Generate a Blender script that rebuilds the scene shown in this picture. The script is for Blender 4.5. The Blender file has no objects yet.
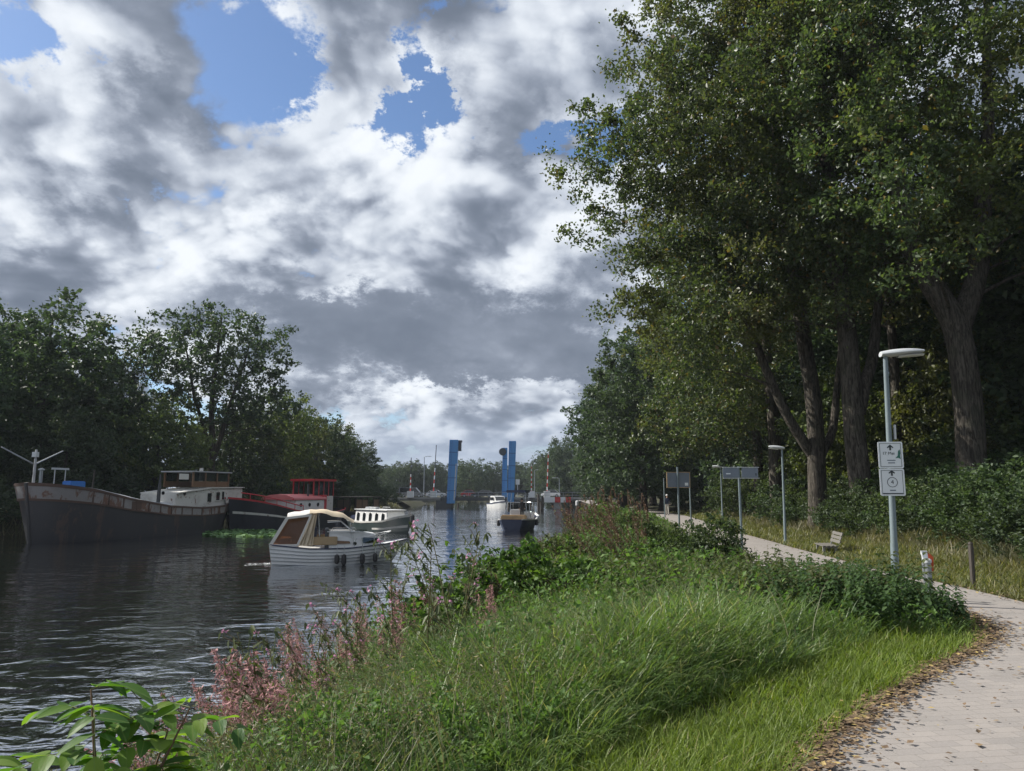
import bpy, bmesh, math, random
import numpy as np
from mathutils import Vector, Matrix

# ------------------------------------------------------------------ camera
W, H = 1024, 771
FPX = 740.0                      # focal length in pixels
HORIZON = 492.0                  # image row of the horizon
CAM_Z = 1.65
PITCH = math.atan((HORIZON - H / 2) / FPX)
WATER_Z = -1.35

scene = bpy.context.scene
col = scene.collection
cam_data = bpy.data.cameras.new("camera")
cam_data.sensor_width = 36.0
cam_data.lens = FPX / W * 36.0
cam_data.clip_start = 0.05
cam_data.clip_end = 6000.0
cam = bpy.data.objects.new("camera", cam_data)
cam.location = (0, 0, CAM_Z)
cam.rotation_euler = (math.pi / 2 + PITCH, 0, 0)
col.objects.link(cam)
scene.camera = cam

# ------------------------------------------------------------------ sun and view
SUN_AZ = math.radians(-72)       # from +Y, negative = to the left of the view
SUN_EL = math.radians(41)
sun_vec = Vector((math.sin(SUN_AZ) * math.cos(SUN_EL), math.cos(SUN_AZ) * math.cos(SUN_EL), math.sin(SUN_EL)))
sd = bpy.data.lights.new("sun", 'SUN')
sd.energy = 4.3
sd.angle = math.radians(0.55)
sd.color = (1.0, 0.955, 0.88)
sun = bpy.data.objects.new("sun", sd)
sun.rotation_euler = (-sun_vec).to_track_quat('-Z', 'Y').to_euler()
sun.location = (-60, 40, 60)
col.objects.link(sun)

scene.view_settings.view_transform = 'Standard'
scene.view_settings.look = 'None'
scene.view_settings.exposure = 0.70
scene.view_settings.gamma = 1.0
scene.view_settings.use_curve_mapping = False
scene.render.engine = 'CYCLES'
scene.cycles.use_denoising = True
try:
    scene.cycles.denoiser = 'OPENIMAGEDENOISE'
    scene.cycles.denoising_input_passes = 'RGB_ALBEDO_NORMAL'
except Exception:
    pass
scene.cycles.max_bounces = 8
scene.cycles.diffuse_bounces = 4
scene.cycles.glossy_bounces = 3
scene.cycles.transmission_bounces = 4
scene.cycles.transparent_max_bounces = 8
scene.cycles.caustics_reflective = False
scene.cycles.caustics_refractive = False
scene.cycles.sample_clamp_indirect = 6.0


# ------------------------------------------------------------------ small node language
class S:
    """A shader socket with arithmetic."""
    def __init__(s, nt, sock):
        s.nt, s.k = nt, sock
    def _m(s, op, *a, clamp=False):
        n = s.nt.nodes.new('ShaderNodeMath'); n.operation = op; n.use_clamp = clamp
        for i, v in enumerate((s,) + a):
            if isinstance(v, S): s.nt.links.new(v.k, n.inputs[i])
            else: n.inputs[i].default_value = v
        return S(s.nt, n.outputs[0])
    def __add__(s, o): return s._m('ADD', o)
    __radd__ = __add__
    def __sub__(s, o): return s._m('SUBTRACT', o)
    def __rsub__(s, o): return s._m('MULTIPLY', -1.0) + o
    def __mul__(s, o): return s._m('MULTIPLY', o)
    __rmul__ = __mul__
    def __truediv__(s, o): return s._m('DIVIDE', o)
    def pow(s, o): return s._m('POWER', o)
    def max(s, o): return s._m('MAXIMUM', o)
    def min(s, o): return s._m('MINIMUM', o)
    def clamp(s): return s._m('ADD', 0.0, clamp=True)
    def exp(s): return s._m('EXPONENT')
    def smooth(s, a, b, lo=0.0, hi=1.0):
        n = s.nt.nodes.new('ShaderNodeMapRange'); n.interpolation_type = 'SMOOTHSTEP'
        s.nt.links.new(s.k, n.inputs[0])
        for i, v in zip((1, 2, 3, 4), (a, b, lo, hi)): n.inputs[i].default_value = v
        return S(s.nt, n.outputs[0])
    def lin(s, a, b, lo=0.0, hi=1.0):
        n = s.nt.nodes.new('ShaderNodeMapRange')
        s.nt.links.new(s.k, n.inputs[0])
        for i, v in zip((1, 2, 3, 4), (a, b, lo, hi)): n.inputs[i].default_value = v
        return S(s.nt, n.outputs[0])


def put(nt, sock, v):
    if isinstance(v, S): nt.links.new(v.k, sock)
    else: sock.default_value = v


def vec(nt, x, y, z):
    n = nt.nodes.new('ShaderNodeCombineXYZ')
    for i, v in enumerate((x, y, z)): put(nt, n.inputs[i], v)
    return S(nt, n.outputs[0])


def noise(nt, v, scale, detail=4.0, rough=0.5, dist=0.0, out=0, dims='3D'):
    n = nt.nodes.new('ShaderNodeTexNoise'); n.noise_dimensions = dims
    if v is not None: nt.links.new(v.k, n.inputs['Vector'])
    n.inputs['Scale'].default_value = scale; n.inputs['Detail'].default_value = detail
    n.inputs['Roughness'].default_value = rough; n.inputs['Distortion'].default_value = dist
    return S(nt, n.outputs[out])


def mixc(nt, f, a, b, blend='MIX'):
    n = nt.nodes.new('ShaderNodeMix'); n.data_type = 'RGBA'; n.blend_type = blend
    put(nt, n.inputs[0], f)
    for i, v in ((6, a), (7, b)):
        if isinstance(v, S): nt.links.new(v.k, n.inputs[i])
        else: n.inputs[i].default_value = (*v[:3], 1.0)
    return S(nt, n.outputs[2])


def ramp(nt, f, stops):
    n = nt.nodes.new('ShaderNodeValToRGB'); nt.links.new(f.k, n.inputs[0])
    e = n.color_ramp.elements
    while len(e) < len(stops): e.new(0.5)
    for el, (p, c) in zip(e, stops): el.position = p; el.color = (*c, 1.0)
    return S(nt, n.outputs[0])


# ------------------------------------------------------------------ world: Nishita sky with broken cumulus
SKY_STRENGTH = 0.1
world = bpy.data.worlds.new("World")
scene.world = world
world.use_nodes = True
wt = world.node_tree
wt.nodes.clear()
sky = wt.nodes.new('ShaderNodeTexSky')
sky.sky_type = 'NISHITA'
sky.sun_disc = False
sky.sun_elevation = SUN_EL
sky.sun_rotation = SUN_AZ
sky.air_density = 1.0; sky.dust_density = 0.6; sky.ozone_density = 1.6
tc = wt.nodes.new('ShaderNodeTexCoord')
sep = wt.nodes.new('ShaderNodeSeparateXYZ')
wt.links.new(tc.outputs['Generated'], sep.inputs[0])
dx, dy, dz = (S(wt, sep.outputs[i]) for i in range(3))
az = dx._m('ARCTAN2', dy) * (180 / math.pi)           # degrees right of the view axis
el = dz._m('ARCSINE') * (180 / math.pi)


def sky_dir(px, py):
    """Azimuth and elevation of a point of the sky in degrees."""
    c, s = math.cos(PITCH), math.sin(PITCH)
    x, u, f = (px - W / 2) / FPX, (H / 2 - py) / FPX, 1.0
    y, z = f * c - u * s, f * s + u * c
    return math.degrees(math.atan2(x, y)), math.degrees(math.atan2(z, math.hypot(x, y)))


def blobs(rows, wobv):
    """Sum of soft elliptical patches over the sky: (px, py, rx, ry, amp)."""
    acc = None
    k = 180 / math.pi / FPX
    for px, py, rx, ry, amp in rows:
        a0, e0 = sky_dir(px, py)
        sx, sy = 1 / (rx * k * 1.05), 1 / (ry * k)
        n = wt.nodes.new('ShaderNodeVectorMath'); n.operation = 'MULTIPLY_ADD'
        wt.links.new(wobv.k, n.inputs[0])
        n.inputs[1].default_value = (sx, sy, 0); n.inputs[2].default_value = (-a0 * sx, -e0 * sy, 0)
        d = wt.nodes.new('ShaderNodeVectorMath'); d.operation = 'DOT_PRODUCT'
        wt.links.new(n.outputs[0], d.inputs[0]); wt.links.new(n.outputs[0], d.inputs[1])
        p = wt.nodes.new('ShaderNodeMath'); p.operation = 'POWER'
        p.inputs[0].default_value = math.exp(-1); wt.links.new(d.outputs['Value'], p.inputs[1])
        m = wt.nodes.new('ShaderNodeMath'); m.operation = 'MULTIPLY_ADD'
        wt.links.new(p.outputs[0], m.inputs[0]); m.inputs[1].default_value = amp
        if acc is not None: wt.links.new(acc.k, m.inputs[2])
        else: m.inputs[2].default_value = 0.0
        acc = S(wt, m.outputs[0])
    return acc
# cloud space: the cloud deck seen in perspective, flattened towards the horizon
zz = dz.max(0.0) + 0.42
cu, cv = dx / zz, dy / zz
cuv = vec(wt, cu, cv, 0.0)
wn = wt.nodes.new('ShaderNodeTexNoise'); wn.noise_dimensions = '2D'
wt.links.new(cuv.k, wn.inputs['Vector'])
wn.inputs['Scale'].default_value = 3.4; wn.inputs['Detail'].default_value = 7.0; wn.inputs['Roughness'].default_value = 0.72
# the colour output gives two wobble channels for the patches below
wv = wt.nodes.new('ShaderNodeVectorMath'); wv.operation = 'MULTIPLY_ADD'
wt.links.new(wn.outputs['Color'], wv.inputs[0])
wv.inputs[1].default_value = (17.0, 14.0, 0.0)
wt.links.new(vec(wt, az - 8.5, el - 7.0, 0.0).k, wv.inputs[2])
wobv = S(wt, wv.outputs[0])


def density(v, detail, dist):
    big = noise(wt, v, 2.3, 1.0, 0.5, dims='2D')
    det = noise(wt, v, 4.6, detail, 0.58, dist, dims='2D')
    return big, det, big * 0.55 + det * 1.1


big0, det0, d0 = density(cuv, 9.0, 0.12)
vor = wt.nodes.new('ShaderNodeTexVoronoi'); vor.voronoi_dimensions = '2D'; vor.feature = 'F1'
vor.inputs['Scale'].default_value = 8.5
vor.inputs['Detail'].default_value = 2.2; vor.inputs['Roughness'].default_value = 0.5
wt.links.new(vec(wt, cu + (det0 - 0.5) * 0.22, cv + (big0 - 0.5) * 0.3, 0.0).k, vor.inputs['Vector'])
puff = S(wt, vor.outputs['Distance'])
SU, SV = -0.050, -0.050                                  # towards the sun along the deck
_, _, e0 = density(cuv, 3.2, 0.12)                       # the broad masses, without the fine fringe
_, _, e1 = density(vec(wt, cu + SU, cv + SV, 0.0), 3.2, 0.12)

# openings, thick banks and the smooth grey base of this particular sky
holes = blobs(((15, 45, 60, 40, 0.62), (268, 50, 62, 66, 0.62), (215, 60, 22, 40, -.12), (438, 85, 34, 72, 1.0), (95, 245, 70, 45, -0.5), (480, 330, 70, 40, -0.5),
               (560, 170, 50, 20, -.3), (535, 130, 55, 26, 0.55), (440, 442, 150, 14, 0.25), (120, 205, 30, 9, .2), (345, 120, 50, 40, -0.35), (355, 5, 45, 18, -0.4),
               (600, 30, 100, 60, -0.30), (480, 60, 20, 50, -0.2)), wobv)
banks = blobs(((150, 122, 66, 36, 0.75), (300, 170, 60, 26, 0.50), (590, 55, 80, 40, 0.35), (60, 275, 190, 40, 0.35),
               (90, 50, 60, 40, -0.35), (60, 195, 90, 24, -0.30), (240, 222, 80, 30, -0.45), (450, 180, 110, 60, -0.40), (540, 260, 70, 30, -.35), (560, 200, 60, 60, -.2)), wobv)
base = blobs(((455, 338, 210, 42, 1.0), (620, 372, 120, 34, 0.7), (300, 300, 90, 22, 0.35), (410, 398, 150, 13, -0.9)), wobv)
grey = base.smooth(0.12, 0.75)

cov = d0 - puff * 0.14 + 0.24 - holes * 0.55 + base.max(0.0) * 0.3
mask = cov.smooth(0.70, 0.83)
thick = (cov - 0.95) * 0.45 + (e0 - 0.80) * 0.45 + banks * 0.58 * cov.smooth(0.78, 1.02)
relief = ((e0 - e1) * 1.8 + (d0 - e0) * 0.75 - (puff - 0.38) * 0.55) * (1.0 - grey * 0.72)
white = base._m('MULTIPLY', -1.0).smooth(0.08, 0.6)      # the bright strip under the grey base
lum = (0.74 - thick * 0.80 + relief - grey * 0.42 + white * 0.15).smooth(-0.12, 1.12) * 0.84 + 0.11
cloud10 = ramp(wt, lum, [(0.0, (0.075, 0.095, 0.13)), (0.30, (0.168, 0.195, 0.245)), (0.55, (0.320, 0.353, 0.412)), (0.78, (0.475, 0.508, 0.556)), (1.0, (0.615, 0.640, 0.672))])
cloud10 = mixc(wt, 1.0, cloud10, (10.0, 10.0, 10.0), 'MULTIPLY')
skyc = mixc(wt, 1.0, S(wt, sky.outputs[0]), (0.66, 0.74, 0.84), 'MULTIPLY')
allc = mixc(wt, mask, skyc, cloud10)
# milky air low over the horizon
lowair = el.smooth(1.5, 7.5, 0.85, 0.0)
allc = mixc(wt, lowair, allc, (2.6, 3.1, 3.95))
bg = wt.nodes.new('ShaderNodeBackground')
bg.inputs['Strength'].default_value = SKY_STRENGTH
wt.links.new(allc.k, bg.inputs['Color'])
wo = wt.nodes.new('ShaderNodeOutputWorld')
wt.links.new(bg.outputs[0], wo.inputs['Surface'])
world.cycles.sampling_method = 'MANUAL'
world.cycles.sample_map_resolution = 256

# ================================================================== helpers
R = math.radians
rng = np.random.default_rng(7)
random.seed(7)


def at(px, py, z=0.0):
    """World point at height z seen at pixel (px, py) of the photograph."""
    c, s = math.cos(PITCH), math.sin(PITCH)
    x, u = (px - W / 2) / FPX, (H / 2 - py) / FPX
    d = Vector((x, c - u * s, s + u * c))
    return Vector((0, 0, CAM_Z)) + d * ((z - CAM_Z) / d.z)


def at_y(px, py, y):
    """World point at distance y along the view axis seen at pixel (px, py)."""
    c, s = math.cos(PITCH), math.sin(PITCH)
    x, u = (px - W / 2) / FPX, (H / 2 - py) / FPX
    d = Vector((x, c - u * s, s + u * c))
    return Vector((0, 0, CAM_Z)) + d * (y / d.y)


def tag(o, label=None, cat=None, group=None, kind=None):
    if label: o['label'] = label
    if cat: o['category'] = cat
    if group: o['group'] = group
    if kind: o['kind'] = kind
    return o


def empty(name, loc=(0, 0, 0), rz=0.0, label=None, cat=None, group=None):
    o = bpy.data.objects.new(name, None)
    o.location = loc; o.rotation_euler = (0, 0, rz); o.empty_display_size = 0.2
    col.objects.link(o)
    return tag(o, label, cat, group)


def link(name, me, parent=None, mat=None):
    if mat is not None and len(me.materials) == 0: me.materials.append(mat)
    o = bpy.data.objects.new(name, me)
    col.objects.link(o)
    if parent is not None: o.parent = parent
    return o


def copy_tree(o, parent=None):
    c = o.copy(); col.objects.link(c)
    if parent is not None: c.parent = parent
    for ch in list(o.children): copy_tree(ch, c)
    return c


def mesh_np(name, v, quads=None, tris=None, smooth=False):
    me = bpy.data.meshes.new(name)
    v = np.asarray(v, np.float32).reshape(-1, 3)
    nq = 0 if quads is None else len(quads); ntr = 0 if tris is None else len(tris)
    me.vertices.add(len(v)); me.vertices.foreach_set('co', v.ravel())
    loops = []
    if nq: loops.append(np.asarray(quads, np.int32).ravel())
    if ntr: loops.append(np.asarray(tris, np.int32).ravel())
    loops = np.concatenate(loops)
    me.loops.add(len(loops)); me.loops.foreach_set('vertex_index', loops)
    me.polygons.add(nq + ntr)
    st = np.concatenate([np.arange(nq) * 4, nq * 4 + np.arange(ntr) * 3]).astype(np.int32)
    me.polygons.foreach_set('loop_start', st)
    if smooth: me.polygons.foreach_set('use_smooth', np.ones(nq + ntr, bool))
    me.update(calc_edges=True)
    return me


class MB:
    """Collects shapes; build() links them as one mesh object."""
    def __init__(s): s.v, s.f = [], []
    def add(s, v, f):
        b = len(s.v); s.v += [tuple(p) for p in v]; s.f += [tuple(i + b for i in q) for q in f]; return s
    def box(s, c, d, rz=0.0, taper=1.0, rx=0.0, ry=0.0, tx=None):
        hx, hy, hz = d[0] / 2, d[1] / 2, d[2] / 2
        t = taper; u = taper if tx is None else tx
        p = [(-hx, -hy, -hz), (hx, -hy, -hz), (hx, hy, -hz), (-hx, hy, -hz), (-hx * u, -hy * t, hz), (hx * u, -hy * t, hz), (hx * u, hy * t, hz), (-hx * u, hy * t, hz)]
        m = Matrix.Translation(c) @ Matrix.Rotation(rz, 4, 'Z') @ Matrix.Rotation(ry, 4, 'Y') @ Matrix.Rotation(rx, 4, 'X')
        return s.add([m @ Vector(q) for q in p], [(0, 3, 2, 1), (4, 5, 6, 7), (0, 1, 5, 4), (1, 2, 6, 5), (2, 3, 7, 6), (3, 0, 4, 7)])
    def hexa(s, p):
        return s.add(p, [(0, 3, 2, 1), (4, 5, 6, 7), (0, 1, 5, 4), (1, 2, 6, 5), (2, 3, 7, 6), (3, 0, 4, 7)])
    def tube(s, pts, r, n=8, cap=True):
        pts = [Vector(p) for p in pts]
        rr = r if hasattr(r, '__len__') else [r] * len(pts)
        v, f = [], []
        for i, p in enumerate(pts):
            t = (pts[min(i + 1, len(pts) - 1)] - pts[max(i - 1, 0)]).normalized()
            a = t.cross(Vector((0, 0, 1)) if abs(t.z) < 0.95 else Vector((1, 0, 0))).normalized(); b = t.cross(a)
            for k in range(n):
                w = 2 * math.pi * k / n
                v.append(p + (a * math.cos(w) + b * math.sin(w)) * rr[i])
        for i in range(len(pts) - 1):
            for k in range(n):
                f.append((i * n + k, i * n + (k + 1) % n, (i + 1) * n + (k + 1) % n, (i + 1) * n + k))
        if cap:
            f.append(tuple(range(n))); f.append(tuple((len(pts) - 1) * n + k for k in reversed(range(n))))
        return s.add(v, f)
    def lathe(s, prof, c=(0, 0, 0), n=16):
        v, f = [], []
        for r, z in prof:
            for k in range(n):
                w = 2 * math.pi * k / n
                v.append((c[0] + r * math.cos(w), c[1] + r * math.sin(w), c[2] + z))
        for i in range(len(prof) - 1):
            for k in range(n):
                f.append((i * n + k, i * n + (k + 1) % n, (i + 1) * n + (k + 1) % n, (i + 1) * n + k))
        f.append(tuple(reversed(range(n)))); f.append(tuple((len(prof) - 1) * n + k for k in range(n)))
        return s.add(v, f)
    def prism(s, poly, a, b):
        """Polygon of (u, w) extruded; a(u, w), b(u, w) give the two end points."""
        n = len(poly)
        v = [a(*p) for p in poly] + [b(*p) for p in poly]
        f = [tuple(range(n)), tuple(reversed(range(n, 2 * n)))] + [(i, i + n, (i + 1) % n + n, (i + 1) % n) for i in range(n)]
        return s.add(v, f)
    def loft(s, rows, close=False, cap=False):
        n = len(rows[0]); v = [p for r in rows for p in r]; f = []
        for i in range(len(rows) - 1):
            for k in range(n if close else n - 1):
                f.append((i * n + k, i * n + (k + 1) % n, (i + 1) * n + (k + 1) % n, (i + 1) * n + k))
        if cap:
            f.append(tuple(range(n))); f.append(tuple((len(rows) - 1) * n + k for k in reversed(range(n))))
        return s.add(v, f)
    def disc(s, c, r, axis='Y', t=0.02, n=20):
        c = Vector(c); d = {'X': Vector((1, 0, 0)), 'Y': Vector((0, 1, 0)), 'Z': Vector((0, 0, 1))}[axis]
        return s.tube([c - d * t / 2, c + d * t / 2], r, n)
    def mesh(s, name, smooth=False, bevel=0.0, fixn=True):
        me = bpy.data.meshes.new(name); me.from_pydata(s.v, [], s.f)
        bm = bmesh.new(); bm.from_mesh(me)
        if fixn: bmesh.ops.recalc_face_normals(bm, faces=bm.faces)
        if bevel: bmesh.ops.bevel(bm, geom=[e for e in bm.edges if len(e.link_faces) == 2 and e.calc_face_angle(0) > 0.5], offset=bevel, segments=2, affect='EDGES', clamp_overlap=True)
        if smooth:
            for fc in bm.faces: fc.smooth = True
            for e in bm.edges:
                if len(e.link_faces) == 2 and e.calc_face_angle(0) > R(38): e.smooth = False
        bm.to_mesh(me); bm.free()
        return me
    def build(s, name, mat, parent=None, smooth=False, bevel=0.0):
        return link(name, s.mesh(name, smooth, bevel), parent, mat)


# ------------------------------------------------------------------ materials
M = {}


def new_mat(name):
    m = bpy.data.materials.new(name); m.use_nodes = True
    nt = m.node_tree; nt.nodes.clear()
    o = nt.nodes.new('ShaderNodeOutputMaterial')
    M[name] = m
    return m, nt, o


def objco(nt, what='Object'):
    n = nt.nodes.new('ShaderNodeTexCoord'); return S(nt, n.outputs[what])


def wpos(nt):
    n = nt.nodes.new('ShaderNodeNewGeometry'); return S(nt, n.outputs['Position'])


def island(nt):
    n = nt.nodes.new('ShaderNodeNewGeometry'); return S(nt, n.outputs['Random Per Island'])


def xyz(nt, v):
    n = nt.nodes.new('ShaderNodeSeparateXYZ'); nt.links.new(v.k, n.inputs[0]); return [S(nt, n.outputs[i]) for i in range(3)]


def bump(nt, h, strength=0.3, dist=0.02):
    n = nt.nodes.new('ShaderNodeBump'); nt.links.new(h.k, n.inputs['Height'])
    n.inputs['Strength'].default_value = strength; n.inputs['Distance'].default_value = dist
    return S(nt, n.outputs[0])


def principled(nt, out, base, rough=0.6, metal=0.0, spec=0.5, normal=None, ior=None, trans=0.0, coat=0.0):
    p = nt.nodes.new('ShaderNodeBsdfPrincipled')
    if isinstance(base, S): nt.links.new(base.k, p.inputs['Base Color'])
    else: p.inputs['Base Color'].default_value = (*base[:3], 1)
    put(nt, p.inputs['Roughness'], rough); put(nt, p.inputs['Metallic'], metal)
    p.inputs['Specular IOR Level'].default_value = spec
    p.inputs['Transmission Weight'].default_value = trans
    p.inputs['Coat Weight'].default_value = coat
    if ior: p.inputs['IOR'].default_value = ior
    if normal is not None: nt.links.new(normal.k, p.inputs['Normal'])
    if out is not None: nt.links.new(p.outputs[0], out.inputs['Surface'])
    return p


def paint(name, c, rough=0.45, dirt=0.25, dirt_c=(0.09, 0.085, 0.075), scale=3.0, metal=0.0, spec=0.5, wear=0.0, wear_c=(0.10, 0.055, 0.035), bumpy=0.05, streak=1.0):
    """Painted or plain surface with grime, optional rust patches."""
    m, nt, o = new_mat(name)
    co = objco(nt)
    x, y, z = xyz(nt, co)
    sv = vec(nt, x, y, z * streak)
    n1 = noise(nt, sv, scale, 6, 0.6)
    n2 = noise(nt, co, scale * 7, 4, 0.6)
    c1 = mixc(nt, (n1.smooth(0.48, 0.78) * dirt + n2.smooth(0.5, 0.8) * dirt * 0.5), c, dirt_c)
    if wear > 0:
        n3 = noise(nt, sv, scale * 2.2, 8, 0.68, 0.4)
        c1 = mixc(nt, n3.smooth(0.62 - wear * 0.2, 0.68 - wear * 0.18), c1, wear_c)
    principled(nt, o, c1, n1.lin(0, 1, max(0.02, rough - 0.12), min(1, rough + 0.15)), metal, spec, bump(nt, n2, 0.25, bumpy * 0.1))
    return m


def leaf_mat(name, dark, mid, light, trans=0.38, rough=0.42, spec=0.45, patch=0.35, patch_c=None, tr_gain=1.5, odd=None, odd_amt=0.06):
    """Leaves: each leaf its own shade, slow drift through the plant, light passing through."""
    m, nt, o = new_mat(name)
    r = island(nt)
    c = ramp(nt, r, [(0.0, dark), (0.55, mid), (1.0, light)])
    n = noise(nt, wpos(nt), patch, 2, 0.5)
    c = mixc(nt, n.smooth(0.45, 0.70) * 0.6, c, patch_c or tuple(v * 1.35 for v in light))
    if odd is not None:
        c = mixc(nt, (r * 37.0)._m('FRACT').smooth(1 - odd_amt, 1 - odd_amt + 0.01), c, odd)
    oi = nt.nodes.new('ShaderNodeObjectInfo')
    hv = nt.nodes.new('ShaderNodeHueSaturation')
    nt.links.new(c.k, hv.inputs['Color'])
    nt.links.new(S(nt, oi.outputs['Random']).lin(0, 1, 0.485, 0.515).k, hv.inputs['Hue'])
    nt.links.new(S(nt, oi.outputs['Random']).lin(0, 1, 0.82, 1.12).k, hv.inputs['Value'])
    c = S(nt, hv.outputs[0])
    p = principled(nt, None, c, rough, 0, spec)
    t = nt.nodes.new('ShaderNodeBsdfTranslucent')
    tcn = mixc(nt, 1.0, c, (tr_gain * 1.0, tr_gain * 1.08, tr_gain * 0.55), 'MULTIPLY')
    nt.links.new(tcn.k, t.inputs['Color'])
    mx = nt.nodes.new('ShaderNodeMixShader'); mx.inputs[0].default_value = trans
    nt.links.new(p.outputs[0], mx.inputs[1]); nt.links.new(t.outputs[0], mx.inputs[2])
    nt.links.new(mx.outputs[0], o.inputs['Surface'])
    return m


def bark_mat(name, c, c2):
    m, nt, o = new_mat(name)
    co = objco(nt); x, y, z = xyz(nt, co)
    v = vec(nt, x, y, z * 0.16)
    n1 = noise(nt, v, 13.0, 7, 0.7, 0.9)
    n2 = noise(nt, co, 1.2, 4, 0.6)
    cc = mixc(nt, n1.smooth(0.38, 0.62), c2, c)
    cc = mixc(nt, n2.smooth(0.5, 0.75) * 0.5, cc, (0.05, 0.06, 0.035))
    principled(nt, o, cc, 0.9, 0, 0.2, bump(nt, n1, 1.0, 0.12))
    return m


def stalk_mat(name, a, b, rough=0.6, trans=0.0):
    m, nt, o = new_mat(name)
    c = mixc(nt, island(nt), a, b)
    if trans:
        p = principled(nt, None, c, rough, 0, 0.3)
        t = nt.nodes.new('ShaderNodeBsdfTranslucent'); nt.links.new(c.k, t.inputs['Color'])
        mx = nt.nodes.new('ShaderNodeMixShader'); mx.inputs[0].default_value = trans
        nt.links.new(p.outputs[0], mx.inputs[1]); nt.links.new(t.outputs[0], mx.inputs[2]); nt.links.new(mx.outputs[0], o.inputs['Surface'])
    else:
        principled(nt, o, c, rough, 0, 0.3)
    return m


leaf_mat('poplar_leaf', (0.040, 0.064, 0.026), (0.068, 0.100, 0.037), (0.120, 0.150, 0.056), 0.38, 0.42, 0.35, 0.22, (0.150, 0.150, 0.042), odd=(0.16, 0.115, 0.03), odd_amt=0.05)
leaf_mat('dark_leaf', (0.030, 0.052, 0.030), (0.050, 0.080, 0.041), (0.080, 0.115, 0.055), 0.30, 0.5, 0.3, 0.12, (0.060, 0.082, 0.034))
leaf_mat('olive_leaf', (0.046, 0.066, 0.024), (0.078, 0.104, 0.034), (0.125, 0.148, 0.045), 0.36, 0.45, 0.4, 0.15, (0.135, 0.135, 0.030))
leaf_mat('far_leaf', (0.040, 0.062, 0.040), (0.060, 0.086, 0.054), (0.085, 0.110, 0.065), 0.30, 0.6, 0.2, 0.06, (0.09, 0.11, 0.06))
leaf_mat('shrub_leaf', (0.034, 0.058, 0.028), (0.058, 0.092, 0.038), (0.092, 0.130, 0.053), 0.34, 0.52, 0.25, 0.5, (0.09, 0.115, 0.03))
bark_mat('poplar_bark', (0.150, 0.132, 0.108), (0.036, 0.030, 0.025))
bark_mat('dark_bark', (0.075, 0.062, 0.050), (0.030, 0.026, 0.022))

# ================================================================== the setting: terrain, canal, path
def ip(y, pts):
    a = np.array(pts, float); return np.interp(y, a[:, 0], a[:, 1])


def smooth_fn(pts):
    a = np.array(pts, float)
    ys = np.linspace(a[0, 0], a[-1, 0], 1600); v = np.interp(ys, a[:, 0], a[:, 1])
    k = 15; vs = np.convolve(np.pad(v, k, mode='edge'), np.hanning(2 * k + 1) / np.hanning(2 * k + 1).sum(), 'valid')
    return lambda y: np.interp(y, ys, vs)


path_left = smooth_fn([(-12, -14), (-3, -4.2), (0, -1.6), (2.8, 0.30), (4.4, 1.50), (5.87, 2.60), (7.27, 3.98), (8.4, 5.2), (9.3, 5.8), (10.4, 6.0), (11.8, 5.9), (14, 5.1),
                       (18, 5.15), (24, 5.95), (31, 7.2), (40, 8.7), (50, 10.7), (64, 12.4), (80, 13.5), (95, 13.6), (115, 13.2), (150, 12.5)])
path_right = smooth_fn([(-12, -9), (-3, -0.2), (0, 2.7), (2, 4.3), (4, 5.6), (6, 6.6), (8, 7.25), (11, 7.6), (13.6, 7.75), (16.1, 7.7), (23, 8.5), (31, 9.8), (40, 11.1), (50, 13.1),
                        (64, 14.9), (80, 16.0), (95, 16.1), (115, 15.7), (150, 15)])
shore_r = smooth_fn([(-30, -3), (0, -2.5), (3, -2.55), (6, -2.85), (9, -3.2), (12, -3.05), (16, -2.35), (24, -0.5), (34, 1.5), (45, 3.6), (60, 6.0), (80, 8.6), (100, 11.2), (120, 13.4),
                     (143, 15.5), (165, 17), (200, 20), (260, 30)])
shore_l = smooth_fn([(-30, -62), (0, -51), (30, -41.5), (45, -36.5), (63, -30.5), (85, -26), (110, -22.8), (143, -20.5), (170, -20), (200, -23), (260, -34)])
path_z = smooth_fn([(-30, 0), (18, 0), (25, -0.06), (40, -0.30), (52, -0.40), (100, -0.40), (125, -0.25), (143, 0.1), (150, 0.15), (170, -0.2), (300, -0.3)])


def vnoise(x, y, s, seed=0):
    """Smooth value noise, vectorised."""
    x = np.asarray(x, float) / s + seed * 17.13; y = np.asarray(y, float) / s + seed * 9.71
    xi, yi = np.floor(x), np.floor(y); fx, fy = x - xi, y - yi
    fx = fx * fx * (3 - 2 * fx); fy = fy * fy * (3 - 2 * fy)
    h = lambda a, b: np.modf(np.abs(np.sin(a * 127.1 + b * 311.7 + seed * 74.7) * 43758.5453))[0]
    return (h(xi, yi) * (1 - fx) + h(xi + 1, yi) * fx) * (1 - fy) + (h(xi, yi + 1) * (1 - fx) + h(xi + 1, yi + 1) * fx) * fy


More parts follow.
